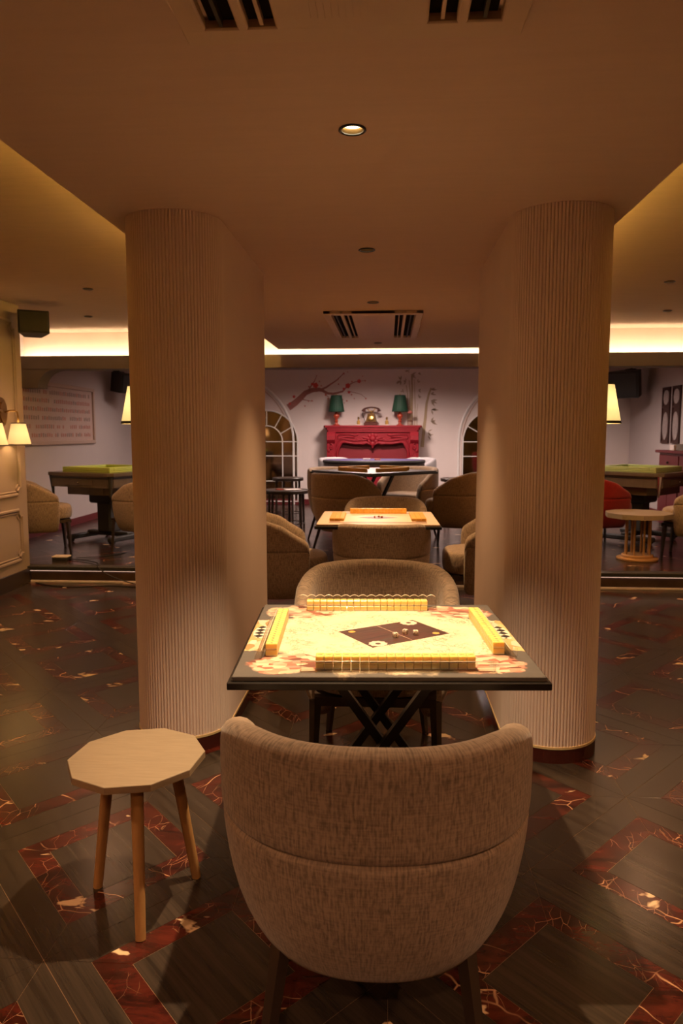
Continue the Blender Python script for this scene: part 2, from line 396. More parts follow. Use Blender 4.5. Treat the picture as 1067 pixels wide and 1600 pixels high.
def tube(bm, pts, r, n=8, closed=False, sx=1.0, up=None):
    pts = [Vector(p) for p in pts]; m = len(pts); rings = []; prev = None
    rs = r if isinstance(r, (list, tuple)) else [r] * m
    for i, p in enumerate(pts):
        a = pts[(i - 1) % m] if (closed or i) else p; b = pts[(i + 1) % m] if (closed or i < m - 1) else p
        d = (b - a).normalized()
        if up is not None: u = d.cross(Vector(up)).normalized()
        elif prev is None: u = d.orthogonal().normalized()
        else: u = (prev - d * prev.dot(d)).normalized()
        prev = u; v = d.cross(u)
        rings.append([bm.verts.new(p + (u * math.cos(2 * PI * k / n) * sx + v * math.sin(2 * PI * k / n)) * rs[i]) for k in range(n)])
    for i in range(m if closed else m - 1):
        a, b = rings[i], rings[(i + 1) % m]
        for k in range(n): bm.faces.new((a[k], a[(k + 1) % n], b[(k + 1) % n], b[k]))
    if not closed: bm.faces.new(rings[0][::-1]); bm.faces.new(rings[-1])
    return bm
def ball(bm, c, r, sc=(1, 1, 1), seg=10):
    mt = Matrix.Translation(c) @ Matrix.Diagonal((r * sc[0], r * sc[1], r * sc[2], 1))
    bmesh.ops.create_uvsphere(bm, u_segments=seg, v_segments=max(5, seg // 2 + 1), radius=1, matrix=mt); return bm
def arc(cx, cz, r, a0, a1, n): return [(cx + r * math.cos(R_(a0 + (a1 - a0) * i / n)), cz + r * math.sin(R_(a0 + (a1 - a0) * i / n))) for i in range(n + 1)]
def subsurf(o, lv=1):
    m_ = o.modifiers.new('sub', 'SUBSURF'); m_.levels = lv; m_.render_levels = lv; return o
def uv_from(o, fn):
    me = o.data; uv = me.uv_layers.new(name='uv')
    for l in me.loops: uv.data[l.index].uv = fn(me.vertices[l.vertex_index].co)
def drill(o, holes, z0, z1):
    """cut round recesses for the downlights into a ceiling slab"""
    b = B()
    for x, y, r in holes: lathe(b, [(r, z0), (r, z1)], 20, (x, y, 0))
    me = bpy.data.meshes.new('cut'); b.normal_update(); b.to_mesh(me); b.free(); c = bpy.data.objects.new('cut', me); COL.objects.link(c)
    md = o.modifiers.new('holes', 'BOOLEAN'); md.operation = 'DIFFERENCE'; md.object = c; md.solver = 'EXACT'
    dg = bpy.context.evaluated_depsgraph_get(); dg.update()
    nm = bpy.data.meshes.new_from_object(o.evaluated_get(dg)); o.modifiers.clear(); old = o.data; o.data = nm
    bpy.data.meshes.remove(old); bpy.data.objects.remove(c); bpy.data.meshes.remove(me)

# ------------------------------------------------------------------ measures of the place
ZD, ZR = 2.285, 2.52           # dropped and raised ceiling
XL, XR = -1.20, 0.975          # dropped ceiling edges
YD = 8.22                      # its far end
PY, PZ = 6.66, 0.15            # platform
YB = 12.8                      # far wall
WL, WR = -4.2, 4.0             # side walls of the platform
PANEL_X = -3.33

# ------------------------------------------------------------------ structure
def struct(name, bm, m, parent=None, **k):
    o = obj(name, bm, m, parent, **k)
    if parent is None: o['kind'] = 'structure'
    return o
floor = struct('floor', box(B(), WL - .2, WR + .1, -3.2, PY + .05, -0.12, -0.0012), M['grout'])
PIT = 0.4547; QY = 0.5024      # half diagonals of a floor tile, from the picture
def tile_pieces():
    """one square floor tile of the marble pattern as nine outlines around its centre"""
    def ring(s): return [(PIT * s, 0), (0, QY * s), (-PIT * s, 0), (0, -QY * s)]
    s1 = 1.0; s2 = 1 - 0.092 * 2 / 0.643; s3 = 1 - 0.170 * 2 / 0.643
    out = []
    def strip(a, b, k, g0, g1):
        A, Bq = ring(a - g0), ring(b + g1)
        p = [A[k], A[(k + 1) % 4], Bq[(k + 1) % 4], Bq[k]]
        cx = sum(q[0] for q in p) / 4; cy = sum(q[1] for q in p) / 4
        ex, ey = p[1][0] - p[0][0], p[1][1] - p[0][1]; L = math.hypot(ex, ey); g = 0.0007
        return [(p[0][0] + ex / L * g, p[0][1] + ey / L * g), (p[1][0] - ex / L * g, p[1][1] - ey / L * g),
                (p[2][0] - ex / L * g, p[2][1] - ey / L * g), (p[3][0] + ex / L * g, p[3][1] + ey / L * g)]
    for k in range(4): out.append(('dark_marble_strip', strip(s1, s2, k, .0025, .002), 'stone_dark'))
    for k in range(4): out.append(('red_marble_strip', strip(s2, s3, k, .002, .002), 'stone_red'))
    out.append(('dark_marble_panel', ring(s3 - .003), 'stone_dark'))
    return out
pieces = tile_pieces(); piece_me = []
for nm, pts, mk in pieces:
    b = prism(B(), pts, -0.006, 0.0, 0.0006)
    me = bpy.data.meshes.new(nm); b.normal_update(); b.to_mesh(me); b.free(); me.materials.append(M[mk]); piece_me.append(me)
def clip(pts, ax, lim, sgn):
    out = []
    for i in range(len(pts)):
        p, q = pts[i], pts[(i + 1) % len(pts)]; dp, dq = sgn * (p[ax] - lim), sgn * (q[ax] - lim)
        if dp >= 0: out.append(p)
        if dp * dq < 0: t = dp / (dp - dq); out.append((p[0] + (q[0] - p[0]) * t, p[1] + (q[1] - p[1]) * t))
    return out
def tiles(parent, x0, x1, y0, y1, z, single=lambda x, y: False):
    rest = {'stone_dark': B(), 'stone_red': B()}; any_rest = False
    for i in range(-30, 30):
        for j in range(-30, 30):
            x = 0.462 + (i + j) * PIT + PIT; y = 2.295 + (i - j) * QY
            if not (x0 - PIT < x < x1 + PIT and y0 - QY < y < y1 + QY): continue
            if single(x, y):
                for (nm, pts, mk), me in zip(pieces, piece_me):
                    o = bpy.data.objects.new(nm, me); COL.objects.link(o); o.parent = parent; o.location = (x, y, z)
            else:
                any_rest = True
                for nm, pts, mk in pieces:
                    q = [(p[0] + x, p[1] + y) for p in pts]
                    for ax, lim, sg in ((0, x0, 1), (0, x1, -1), (1, y0, 1), (1, y1, -1)):
                        if q: q = clip(q, ax, lim, sg)
                    if len(q) > 2: prism(rest[mk], q, z - 0.006, z)
    for mk, nm in (('stone_dark', 'dark_marble_tiling'), ('stone_red', 'red_marble_tiling')):
        if any_rest: tag(obj(nm, rest[mk], M[mk], parent), kind='stuff')
def in_view(x, y):
    return 0.9 < y < 5.3 and -0.56 * y - 0.55 < x < 0.42 * y + 0.55
tiles(floor, PANEL_X, WR, -3.1, PY + .004, 0.0, in_view)

# platform
plat = struct('floor_platform', box(B(), WL, WR, PY + .03, YB, 0.0, PZ - 0.006), M['grout'])
tiles(plat, WL + .01, WR - .01, PY + .10, YB - .01, PZ)
obj('nosing', box(B(), WL, WR, PY - .012, PY + .10, PZ - .034, PZ + .004, 0.004), M['black_soft'], plat)
obj('riser', box(B(), WL, WR, PY + .02, PY + .035, 0.022, PZ - .034), M['riser'], plat)
obj('reflection_strip', box(B(), WL, WR, PY + .004, PY + .03, 0.0, 0.020, 0.003), M['step_reflection'], plat)  # pale strip added as the bright reflected line along the step foot
obj('led_strip', box(B(), WL + .8, WR, PY + .006, PY + .016, PZ - .042, PZ - .035), M['led_step'], plat)

# ceilings
drop = struct('ceiling', box(B(), XL, XR, -3.0, YD, ZD, ZR), M['ceiling'])
AISLE = [(-.113, y) for y in (-.62, .84, 2.332, 3.812, 5.316, 7.70)]
drill(drop, [(x, y, 0.035) for x, y in AISLE], ZD - .05, ZD + .07)
raised = struct('ceiling_side', box(B(), WL - .2, WR + .1, -3.2, YB, ZR, ZR + .15), M['ceiling_side'])
SIDE = [(-2.387, 5.957), (2.111, 5.949), (-2.387, 1.1), (2.111, 1.1), (-2.95, 7.35), (2.6, 7.35)]  # the pair nearest the viewpoint is unseen, added to brighten the column fronts
FAR = [(-2.7, 10.6), (-.25, 10.9), (2.2, 10.6), (-.25, 8.85)]
drill(raised, [(x, y, 0.035) for x, y in SIDE + FAR], ZR - .05, ZR + .07)
for s, x in ((-1, XL), (1, XR)):
    obj('led_strip', box(B(), min(x, x + s * .012), max(x, x + s * .012), -2.6, YD - .02, ZR - .06, ZR - .045), M['led_side'], drop)
# bulkhead with the far cove: lip, trough and rounded ends
bk = struct('trim_1', box(B(), WL, WR, 8.35, 8.375, 2.095, 2.243, 0.004), M['bulkhead'])
b = box(B(), WL, WR, 8.375, 8.60, 2.095, 2.16); obj('trough', b, M['bulkhead'], bk)
obj('cove_face', box(B(), WL, WR, 8.52, 8.60, 2.16, ZR), M['cove'], bk)
obj('led_strip', box(B(), WL + .02, WR - .02, 8.40, 8.425, 2.165, 2.195), M['led_far'], bk)
for s, xw in ((1, WL), (-1, WR)):
    r = 0.23; pts = [(xw, 2.095), (xw, 2.095 - r * .9)] + [(xw + s * (r * 1.0 + r * (1 - math.cos(R_(a)))), 2.095 - r * .9 + r * .9 * math.sin(R_(a))) for a in range(0, 91, 10)]
    obj('rounded_corbel', prism_y(B(), pts, 8.36, 8.60), M['bulkhead'], bk)

# walls
wl = struct('wall_left', box(B(), WL - .1, PANEL_X, -3.2, 6.70, 0, ZR), M['wall_cream'])
def moulding(y0, y1, z0, z1, nt=0.06):
    x = PANEL_X + .004
    pts = []
    for (cy, cz, sy, sz) in ((y0, z0, 1, 1), (y1, z0, -1, 1), (y1, z1, -1, -1), (y0, z1, 1, -1)):
        seq = [(cy, cz + sz * nt), (cy + sy * nt * .5, cz + sz * nt), (cy + sy * nt, cz + sz * nt * .5), (cy + sy * nt, cz)]
        if sy * sz < 0: seq = seq[::-1]
        pts += [(x, q[0], q[1]) for q in seq]
    bm = tube(B(), pts, 0.015, 6, True, 1.0, (1, 0, 0))
    pts2 = [(p[0], p[1] + (0.028 if p[1] < (y0 + y1) / 2 else -0.028), p[2] + (0.028 if p[2] < (z0 + z1) / 2 else -0.028)) for p in pts]
    tube(bm, pts2, 0.007, 6, True, 1.0, (1, 0, 0)); return bm
for y0, y1 in ((4.75, 6.58), (2.6, 4.55)):
    obj('panel_moulding', moulding(y0, y1, 0.83, 2.36), M['wall_cream'], wl, 'auto')
    obj('panel_moulding', moulding(y0, y1, 0.235, 0.69), M['wall_cream'], wl, 'auto')
struct('baseboard_left', box(B(), PANEL_X, PANEL_X + .018, -3, 6.71, 0, .135, .003), M['wood_dark'])
struct('wall_left_far', box(B(), WL - .1, WL, 6.70, YB, 0, ZR), M['wall_side'])
struct('wall_right', box(B(), WR, WR + .1, -3.2, YB, 0, ZR), M['wall_side'])
wb = struct('wall_back', box(B(), WL - .1, WR + .1, YB, YB + .1, 0, ZR), M['wall'])
struct('wall_front', box(B(), WL - .1, WR + .1, -3.3, -3.2, 0, ZR), M['wall_cream'])
struct('baseboard_back', box(B(), WL, WR, YB - .015, YB, PZ, PZ + .09), M['red_cabinet'])
struct('baseboard_left_far', box(B(), WL, WL + .015, 6.75, YB, PZ, PZ + .09), M['red_cabinet'])
struct('baseboard_right', box(B(), WR - .015, WR, PY + .1, YB, PZ, PZ + .09), M['red_cabinet'])

# columns: long rounded piers with vertical slats, gold line and red marble skirting
def stadium(x0, x1, y0, y1, n=24, d=0.0):
    r = (x1 - x0) / 2 + d; cx = (x0 + x1) / 2; ya, yb = y0 + (x1 - x0) / 2, y1 - (x1 - x0) / 2
    P = []
    for i in range(n + 1):
        a = PI + PI * i / n; P.append((cx + r * math.cos(a), ya + r * math.sin(a)))
    for i in range(n + 1):
        a = PI * i / n; P.append((cx + r * math.cos(a), yb + r * math.sin(a)))
    return P
def slatted(x0, x1, y0, y1, z0, z1):
    base = stadium(x0, x1, y0, y1, 60)
    # resample by length
    L = [0]
    for i in range(len(base)): a, c = base[i], base[(i + 1) % len(base)]; L.append(L[-1] + math.hypot(c[0] - a[0], c[1] - a[1]))
    tot = L[-1]; ns = round(tot / 0.0140)
    def at(s):
        s %= tot
        for i in range(len(base)):
            if L[i + 1] >= s:
                a, c = base[i], base[(i + 1) % len(base)]; t = (s - L[i]) / (L[i + 1] - L[i] or 1)
                ex, ey = c[0] - a[0], c[1] - a[1]; l = math.hypot(ex, ey) or 1
                return a[0] + ex * t, a[1] + ey * t, ey / l, -ex / l
    pts = []
    for k in range(ns):
        for f, d in ((0.0, -.0065), (0.13, -.0005), (0.32, 0.0014), (0.5, 0.0020), (0.68, 0.0014), (0.87, -.0005)):
            x, y, nx, ny = at((k + f) * tot / ns); pts.append((x + nx * d, y + ny * d))
    return prism(B(), pts, z0, z1)
for nm, x0, x1 in (('column_left', -1.127, -.716), ('column_right', .508, .918)):
    c = tag(obj(nm, slatted(x0, x1, 3.075, 4.53, 0.07, ZD), M['column'], None, 'auto'), kind='structure')
    obj('gold_trim', prism(B(), stadium(x0, x1, 3.075, 4.53, 24, 0.005), 0.062, 0.072), M['gold_trim'], c)
    obj('skirting', prism(B(), stadium(x0, x1, 3.075, 4.53, 24, 0.003), 0.0, 0.062), M['skirt_red'], c)

# ------------------------------------------------------------------ ceiling fixtures
def downlight(x, y, z, power, label, spot=R_(100), blend=0.6, color=WARM, lit=False, rad=0.03, group=None, aim=(0, 0, 0)):
    t = thing('downlight', label, 'downlight', (x, y, z), 0, 'recessed ceiling downlights')
    b = B(); lathe(b, [(0.0335, 0.0), (0.041, -0.001), (0.042, -0.004), (0.038, -0.006), (0.033, -0.004), (0.0335, 0.0)], 24, cap=False)
    obj('bezel', b, M['black'], t, 'auto')
    b = B(); lathe(b, [(0.034, -0.003), (0.030, 0.012), (0.026, 0.03)], 24, cap=False); obj('reflector', b, M['brass_old'], t, True)
    b = B(); lathe(b, [(0.030, 0.013), (0.024, 0.010), (0.001, 0.009)], 20, cap=False); obj('lens', b, M['lens'] if lit else M['lens_dim'], t, True)
    if power:
        ld = bpy.data.lights.new('downlight_beam', 'SPOT'); ld.energy = power; ld.color = color; ld.spot_size = spot; ld.spot_blend = blend
        ld.shadow_soft_size = rad
        lo = bpy.data.objects.new('downlight_beam', ld); COL.objects.link(lo); lo.parent = t; lo.location = (0, 0, -0.012); lo.rotation_euler = aim
    return t
lab = {2.332: 'bright recessed downlight directly above the front mahjong table', 3.812: 'dim black downlight in the aisle ceiling between the two columns',
       5.316: 'small black downlight just in front of the far air conditioner panel', 7.70: 'small black downlight behind the far air conditioner panel',
       .84: 'ceiling downlight above the viewpoint', -.62: 'ceiling downlight behind the viewpoint'}
for x, y in AISLE:
    p = {2.332: P_TABLE, 3.812: P_AISLE * 1.3, 5.316: P_AISLE * 3.0, 7.70: P_AISLE * .06}.get(y, P_BEHIND)
    downlight(x, y, ZD, p, lab[y], {2.332: R_(73), 3.812: R_(82), 5.316: R_(84)}.get(y, R_(125)), 0.8, AMBER if y == 2.332 else (1.0, 0.58, 0.25) if 2 < y < 6 else WARM, y == 2.332, 0.016 if y == 2.332 else 0.04)
lab = ['black downlight in the left side ceiling, left of the left column', 'black downlight in the right side ceiling, right of the right column',
       'unseen added downlight in the left side ceiling nearest the viewpoint', 'unseen added downlight in the right side ceiling nearest the viewpoint',
       'downlight over the left game table near the bright cove', 'downlight over the right game table near the bright cove']
for (x, y), l in zip(SIDE, lab): downlight(x, y, ZR, P_SIDE * (.35 if y > 7 else 1.35 if y < 2 else 1), l, R_(130), 0.9, WARM, False, 0.06)
lab = ['far room downlight by the left arched mirror', 'far room downlight before the red mantelpiece', 'far room downlight by the right wall cabinet', 'far room downlight over the third table']
for (x, y), l in zip(FAR, lab): downlight(x, y, ZR, P_FAR * ((1.55 if y > 10 else 1.0) if abs(x) < 1 else .36 if x < 0 else .85), l, R_(168), 0.6, (1.0, 0.76, 0.66), False, 0.25)

def cassette(y0, y1, label, xc=-.12):
    t = thing('ceiling_air_conditioner', label, 'air conditioner', (xc, (y0 + y1) / 2, ZD))
    hw, hl = 0.372, (y1 - y0) / 2
    xs = [(-hw, -.318), (-.248, -.224), (-.164, .164), (.224, .248), (.318, hw)]
    b = B()
    for a, c in xs: box(b, a, c, -hl, hl, -.026, -.001, .004)
    for s in (-1, 1): box(b, -hw, hw, min(s * hl, s * (hl - .065)), max(s * hl, s * (hl - .065)), -.0262, -.001, .004)
    obj('panel_frame', b, M['ac'], t, 'auto')
    obj('slot_recess', box(B(), -.31, .31, -hl + .05, hl - .05, -.006, -.001), M['recess'], t)
    b = B()
    for k in range(13):
        x = -.09 + k * .015; box(b, x, x + .006, -hl + .10, hl - .10, -.029, -.025)
    obj('intake_grille', b, M['ac'], t)
    for a in (-.283, -.194, .194, .283):
        b = B(); box(b, a - .004, a + .004, -hl + .07, hl - .07, -.022, -.004, M4=None)
        obj('air_vane', b, M['ac'] if abs(a) < .2 else M['black_soft'], t)
        for s in (-1, 1): pass
    return t
cassette(0.31, 1.775, 'air conditioner ceiling panel above the viewpoint at the top edge', -.085)
cassette(5.67, 7.16, 'long air conditioner ceiling panel over the aisle beyond the columns')

# ------------------------------------------------------------------ tub chairs
def path(u):
    """plan of the shell: u 0..1 from right arm front round the back to left arm front (chair looks to +y)"""
    a, bq, yf = 0.345, 0.345, 0.16
    Ls = yf + 0.02; La = PI * 0.345; T = 2 * Ls + La; s = u * T
    if s < Ls: return (a - 0.015 * (1 - s / Ls) ** 2, yf - s, 1, 0)
    if s > Ls + La: q = s - Ls - La; return (-a + 0.015 * (q / Ls) ** 2, -0.02 + q, -1, 0)
    t = (s - Ls) / La * PI
    return (a * math.copysign(abs(math.cos(t)) ** .93, math.cos(t)), -0.02 - bq * abs(math.sin(t)) ** .93, math.cos(t), -math.sin(t))
def sstep(t): t = max(0, min(1, t)); return t * t * (3 - 2 * t)
H_BACK, H_ARM, Z_BOT = 0.79, 0.612, 0.222
def shell_bm(nu=34):
    bm = B(); loops = []; lens = []
    prev = None; acc = 0
    for i in range(nu + 1):
        u = i / nu; x, y, nx, ny = path(u); L = math.hypot(nx, ny) or 1; nx /= L; ny /= L
        if prev: acc += math.hypot(x - prev[0], y - prev[1])
        prev = (x, y); lens.append(acc)
        e = 1 - abs(2 * u - 1)                       # 0 at arms, 1 at back
        h = H_ARM + .09 * min(1, e / .24) + .065 * sstep((e - .10) / .5) + .01 * e
        th = 0.070 + 0.008 * e
        ring = []
        zs = 0.545
        outer = [(Z_BOT, .112), (Z_BOT + .010, .094), (.285, .060), (.36, .030), (.45, .012), (zs - .018, .004), (zs - .004, .004), (zs, .017), (zs + .004, .004), (zs + .018, .001), (.60 if h > .66 else h - .06, .0), (h - .035, -.002)]
        for z, d in outer: ring.append((x - nx * d, y - ny * d, z))
        top = [(h - .010, .006), (h, .5 * th), (h - .012, th - .008)]
        for z, d in top: ring.append((x - nx * d, y - ny * d, z))
        inner = [(h - .045, th + .002), (max(.50, h - .18), th + .012), (.44, th + .03), (.36, th + .055), (Z_BOT + .02, th + .10)]
        for z, d in inner: ring.append((x - nx * d, y - ny * d, z))
        loops.append([bm.verts.new(p) for p in ring])
    n = len(loops[0])
    for a, c in zip(loops, loops[1:]):
        for k in range(n): bm.faces.new((a[k], c[k], c[(k + 1) % n], a[(k + 1) % n]))
    for lp, s in ((loops[0], 1), (loops[-1], -1)):
        cen = sum((v.co for v in lp), Vector()) / n
        ins = [bm.verts.new(cen.lerp(v.co, 0.72) + Vector((0, .016, 0))) for v in lp]
        for k in range(n):
            q = (lp[k], lp[(k + 1) % n], ins[(k + 1) % n], ins[k]); bm.faces.new(q if s > 0 else q[::-1])
        bm.faces.new(ins if s > 0 else ins[::-1])
    bmesh.ops.recalc_face_normals(bm, faces=bm.faces)
    return bm
def seat_bm():
    bm = B(); prof = [(.355, .93), (.36, .97), (.40, 1.0), (.455, 1.0), (.485, .975), (.495, .90), (.50, .6), (.502, .25)]
    rings = []
    n = 28
    for z, s in prof:
        r = []
        for i in range(n):
            a = 2 * PI * i / n; c, d = math.cos(a), math.sin(a)
            x = .272 * math.copysign(abs(c) ** .62, c); y = .03 + .292 * math.copysign(abs(d) ** .72, d)
            if y > 0: x *= 1.0
            r.append(bm.verts.new((x * s, .03 + (y - .03) * s, z)))
        rings.append(r)
    for a, c in zip(rings, rings[1:]):
        for i in range(n): bm.faces.new((a[i], a[(i + 1) % n], c[(i + 1) % n], c[i]))
    bm.faces.new(rings[0][::-1]); bm.faces.new(rings[-1]); return bm
def make_chair(label, fab, group=None, name='tub_chair'):
    t = thing(name, label, 'chair', group=group)
    s = obj('shell', shell_bm(), fab, t, True)
    def uvs(co):
        a = math.atan2(co.x, -(co.y - .02)); return (a * .345, co.z)
    uv_from(s, uvs); subsurf(s, 1)
    q = obj('seat', seat_bm(), fab, t, True); uv_from(q, lambda co: (co.x, co.y + co.z)); subsurf(q, 1)
    b = B(); pts = [(.235, .29), (-.235, .29), (-.26, -.05), (-.17, -.24), (.17, -.24), (.26, -.05)]
    prism(b, pts, .318, .352); obj('seat_frame', b, M['wood_dark'], t)
    for sx in (-1, 1):
        for (tx, ty, bx, by) in ((.235, .255, .245, .275), (.185, -.17, .225, -.285)):
            b = B(); rod(b, (sx * tx, ty, .33), (sx * bx, by, 0), .024, .014, 4); obj('leg', b, M['wood_dark'], t)
    return t
CH = {'tan': make_chair('rounded beige tweed tub chair at the front mahjong table, its back to the viewer', M['tweed'])}
CH['brown'] = make_chair('dark brown tub chair', M['tweed_brown'])
CH['grey'] = make_chair('dark grey brown tub chair with open seat behind the third table, facing the viewer', M['tweed_grey'])
CH['red'] = make_chair('red upholstered tub chair behind the round based side table', M['tweed_red'])
CH['white'] = make_chair('white shell chair at the left end of the purple card table', M['shell_white'])
used = set()
def chair(kind, x, y, face, label, z=0.0, tall=1.0):
    """face: direction the sitter looks, degrees from +x"""
    if kind in used: c = copy_tree(CH[kind])
    else: c = CH[kind]; used.add(kind)
    c.location = (x, y, z); c.rotation_euler = (0, 0, R_(face - 90)); c['label'] = label; c.scale = (1, 1, tall); c['group'] = 'tub chairs'; return c
chair('tan', -.027, 1.735, 90, 'rounded beige tweed tub chair in front, seen from behind at the mahjong table').scale = (1.05, 1, 1)
chair('tan', -.045, 3.09, 270, 'beige tub chair across the front mahjong table, facing the viewer', 0, 1.045)
chair('tan', -.045, 5.24, 90, 'beige tub chair with its back to us at the second table', 0, 1.01)
chair('tan', -.02, 6.20, 270, 'beige tub chair on the far side of the second table, only its rounded top showing', 0, 1.08)
chair('tan', -.745, 5.26, 9, 'beige tub chair left of the second table, beside the left column', 0, 1.07)
chair('tan', .715, 5.42, 177, 'beige tub chair right of the second table, half hidden by the right column', 0, 1.11)
chair('brown', -.42, 7.62, 52, 'dark brown tub chair at the left front of the third table, seen from behind', PZ, 1.08)
chair('brown', .22, 8.75, 232, 'dark brown tub chair behind the third table on its right, facing the viewer', PZ, 1.08)
chair('brown', -.56, 8.55, 320, 'dark brown tub chair behind the third table on its left', PZ, 1.08)
chair('brown', .73, 8.0, 160, 'dark brown tub chair beside the right column with splayed legs, right of third table', PZ, 1.08)
chair('tan', -3.60, 7.48, 30, 'beige tub chair next to the panelled wall at the left game table', PZ)
chair('tan', -2.50, 7.62, 150, 'beige tub chair beside the left column at the left game table', PZ)
chair('red', 2.28, 8.25, 20, 'red upholstered tub chair at the right game table', PZ)
chair('tan', 3.05, 7.55, 150, 'beige tub chair at the right picture edge by the right game table', PZ)
chair('white', -.66, 10.98, 322, 'white shell chair at the left end of the purple card table', PZ, 1.12)
chair('white', .33, 10.98, 218, 'white shell chair at the right end of the purple card table', PZ, 1.12)
for k in [k for k in CH if k not in used]:
    for ch in list(CH[k].children): bpy.data.objects.remove(ch)
    bpy.data.objects.remove(CH[k])

# ------------------------------------------------------------------ front mahjong table
ORD = ['first', 'second', 'third', 'fourth', 'fifth', 'sixth', 'seventh', 'eighth', 'ninth', 'tenth', 'eleventh', 'twelfth', 'thirteenth', 'fourteenth', 'fifteenth', 'sixteenth', 'seventeenth', 'eighteenth']
TC, TR = (-.018, 2.328), R_(3.3)
def x_legs(t, y, zt, hx=.21, fx=.30, name='leg'):
    for s, dy in ((1, 0.0), (-1, .034)):
        top = Vector((s * hx, y + dy, zt)); bot = Vector((-s * fx, y + dy, 0.0))
        b = B(); d = (top - bot).normalized(); n = Vector((d.z, 0, -d.x)); hw = .020; ht = .014
        v = []
        for p in (bot, top):
            for a, c in ((-1, -1), (1, -1), (1, 1), (-1, 1)): v.append(b.verts.new(p + n * (hw * a) + Vector((0, ht * c, 0))))
        for vv in v[:4]: vv.co.z = 0
        for vv in v[4:]: vv.co.z = zt
        for q in ((3, 2, 1, 0), (4, 5, 6, 7), (0, 1, 5, 4), (1, 2, 6, 5), (2, 3, 7, 6), (3, 0, 4, 7)): b.faces.new([v[i] for i in q])
        obj(name, b, M['black'], t)
def square_table(label, loc, rz, size, pm, h=.75, zbase=0.0, legs=True):
    t = thing('mahjong_table', label, 'table', (loc[0], loc[1], zbase), rz)
    hs = size / 2
    obj('board', box(B(), -hs, hs, -hs, hs, -.013, 0, .0015), pm, t, loc=(0, 0, h))
    obj('table_slab', box(B(), -hs - .012, hs + .012, -hs - .012, hs + .012, h - .033, h - .0131, .002), M['black'], t)
    obj('seam', box(B(), -.001, .001, -hs - .0125, -hs, h - .031, h - .015), M['black_soft'], t)
    if legs:
        x_legs(t, -.10, h - .033); x_legs(t, .17, h - .033)
        for s in (-1, 1): obj('foot_bar', box(B(), s * .30 - .016, s * .30 + .016, -.16, .28, 0.0, .022, .004), M['black'], t)
    return t
t1 = square_table('square folding mahjong table with printed top and crossed black legs, in front', TC, TR, .828, M['print'])
def loc2w(c, r, x, y): return (c[0] + x * math.cos(r) - y * math.sin(r), c[1] + x * math.sin(r) + y * math.cos(r))
# printed dark rectangle and its emblems, flat on the board
rug = [(-.156, 2.354), (.087, 2.518), (.198, 2.353), (-.043, 2.18)]
cx = sum(p[0] for p in rug) / 4; cy = sum(p[1] for p in rug) / 4
def w2l(p): dx, dy = p[0] - TC[0], p[1] - TC[1]; return (dx * math.cos(TR) + dy * math.sin(TR), -dx * math.sin(TR) + dy * math.cos(TR))
rl = [w2l(p) for p in rug]; rc = w2l((cx, cy))
ra = math.atan2(rl[1][1] - rl[0][1], rl[1][0] - rl[0][0])
loc_pts = []
for p in rl:
    dx, dy = p[0] - rc[0], p[1] - rc[1]; loc_pts.append((dx * math.cos(-ra) - dy * math.sin(-ra), dx * math.sin(-ra) + dy * math.cos(-ra)))
obj('centre_print', prism(B(), loc_pts, 0, .0007), M['rug'], t1, loc=(rc[0], rc[1], .75), rz=ra)
for k, p in enumerate(loc_pts):
    q = (p[0] * .76, p[1] * .76)
    b = B(); r0 = .026 if k in (1, 3) else .012
    lathe(b, [(r0, 0), (r0, .0003)], 20 if k in (1, 3) else 12, (q[0], q[1], .0007), wave=(lambda i, z: 1 + .18 * (i % 2)) if k in (1, 3) else None)
    if k in (1, 3):
        obj('emblem_print', b, M['emblem'], t1, loc=(rc[0], rc[1], .75), rz=ra)
        b = B(); lathe(b, [(.009, 0), (.009, .0003)], 6, (q[0], q[1], .0011)); obj('emblem_star', b, M['rug'], t1, loc=(rc[0], rc[1], .75), rz=ra)
    else: obj('emblem_print', b, M['emblem_gold'], t1, loc=(rc[0], rc[1], .75), rz=ra)
b = B(); box(b, -.0006, .0006, -.10, .10, .0007, .0010); obj('centre_line', b, M['emblem'], t1, loc=(rc[0] + .0, rc[1], .75), rz=ra)

def tile_mesh(w_, l_, h_, m, name):
    b = box(B(), -w_ / 2, w_ / 2, -l_ / 2, l_ / 2, 0, h_, .0018); me = bpy.data.meshes.new(name); b.normal_update(); b.to_mesh(me); b.free(); me.materials.append(m); return me
TW, TL, TH = .0241, .034, .0188
tm1 = tile_mesh(TW - .0011, TL, TH, M['tile'], 'mahjong_tile')
def tile_row(tc, tr, z, x0, y0, ang, n, me, where, group, w_=TW, h_=TH, layers=2, kindw='cream'):
    """row from table-local x0,y0 (centre of first tile), running along ang"""
    for k in range(n):
        for ly in range(layers):
            lx = x0 + math.cos(ang) * k * w_; lyy = y0 + math.sin(ang) * k * w_
            wx, wy = loc2w(tc, tr, lx, lyy)
            o = bpy.data.objects.new('mahjong_tile', me); COL.objects.link(o)
            o.location = (wx, wy, z + ly * (h_ + .0001)); o.rotation_euler = (0, 0, tr + ang + random.uniform(-.012, .012))
            tag(o, f"{('upper ' if ly else 'lower ') if layers > 1 else ''}{kindw} mahjong tile, {ORD[k]} {where}", 'mahjong tile', group)
ZT = .75 + .0002
tile_row(TC, TR, ZT, -.196 + TW / 2, -.340, 0, 18, tm1, 'from the left in the row nearest the viewer', 'front row of mahjong tiles')
tile_row(TC, TR, ZT, -.2535 + TW / 2, .329, 0, 18, tm1, 'from the left in the far row of the front table', 'far row of mahjong tiles')
tile_row(TC, TR, ZT, -.327, -.237 + TW / 2, PI / 2, 18, tm1, 'from the near end of the left row, front table', 'left row of mahjong tiles')
tile_row(TC, TR, ZT, .328, -.217 + TW / 2, PI / 2, 18, tm1, 'from the near end of the right row, front table', 'right row of mahjong tiles')
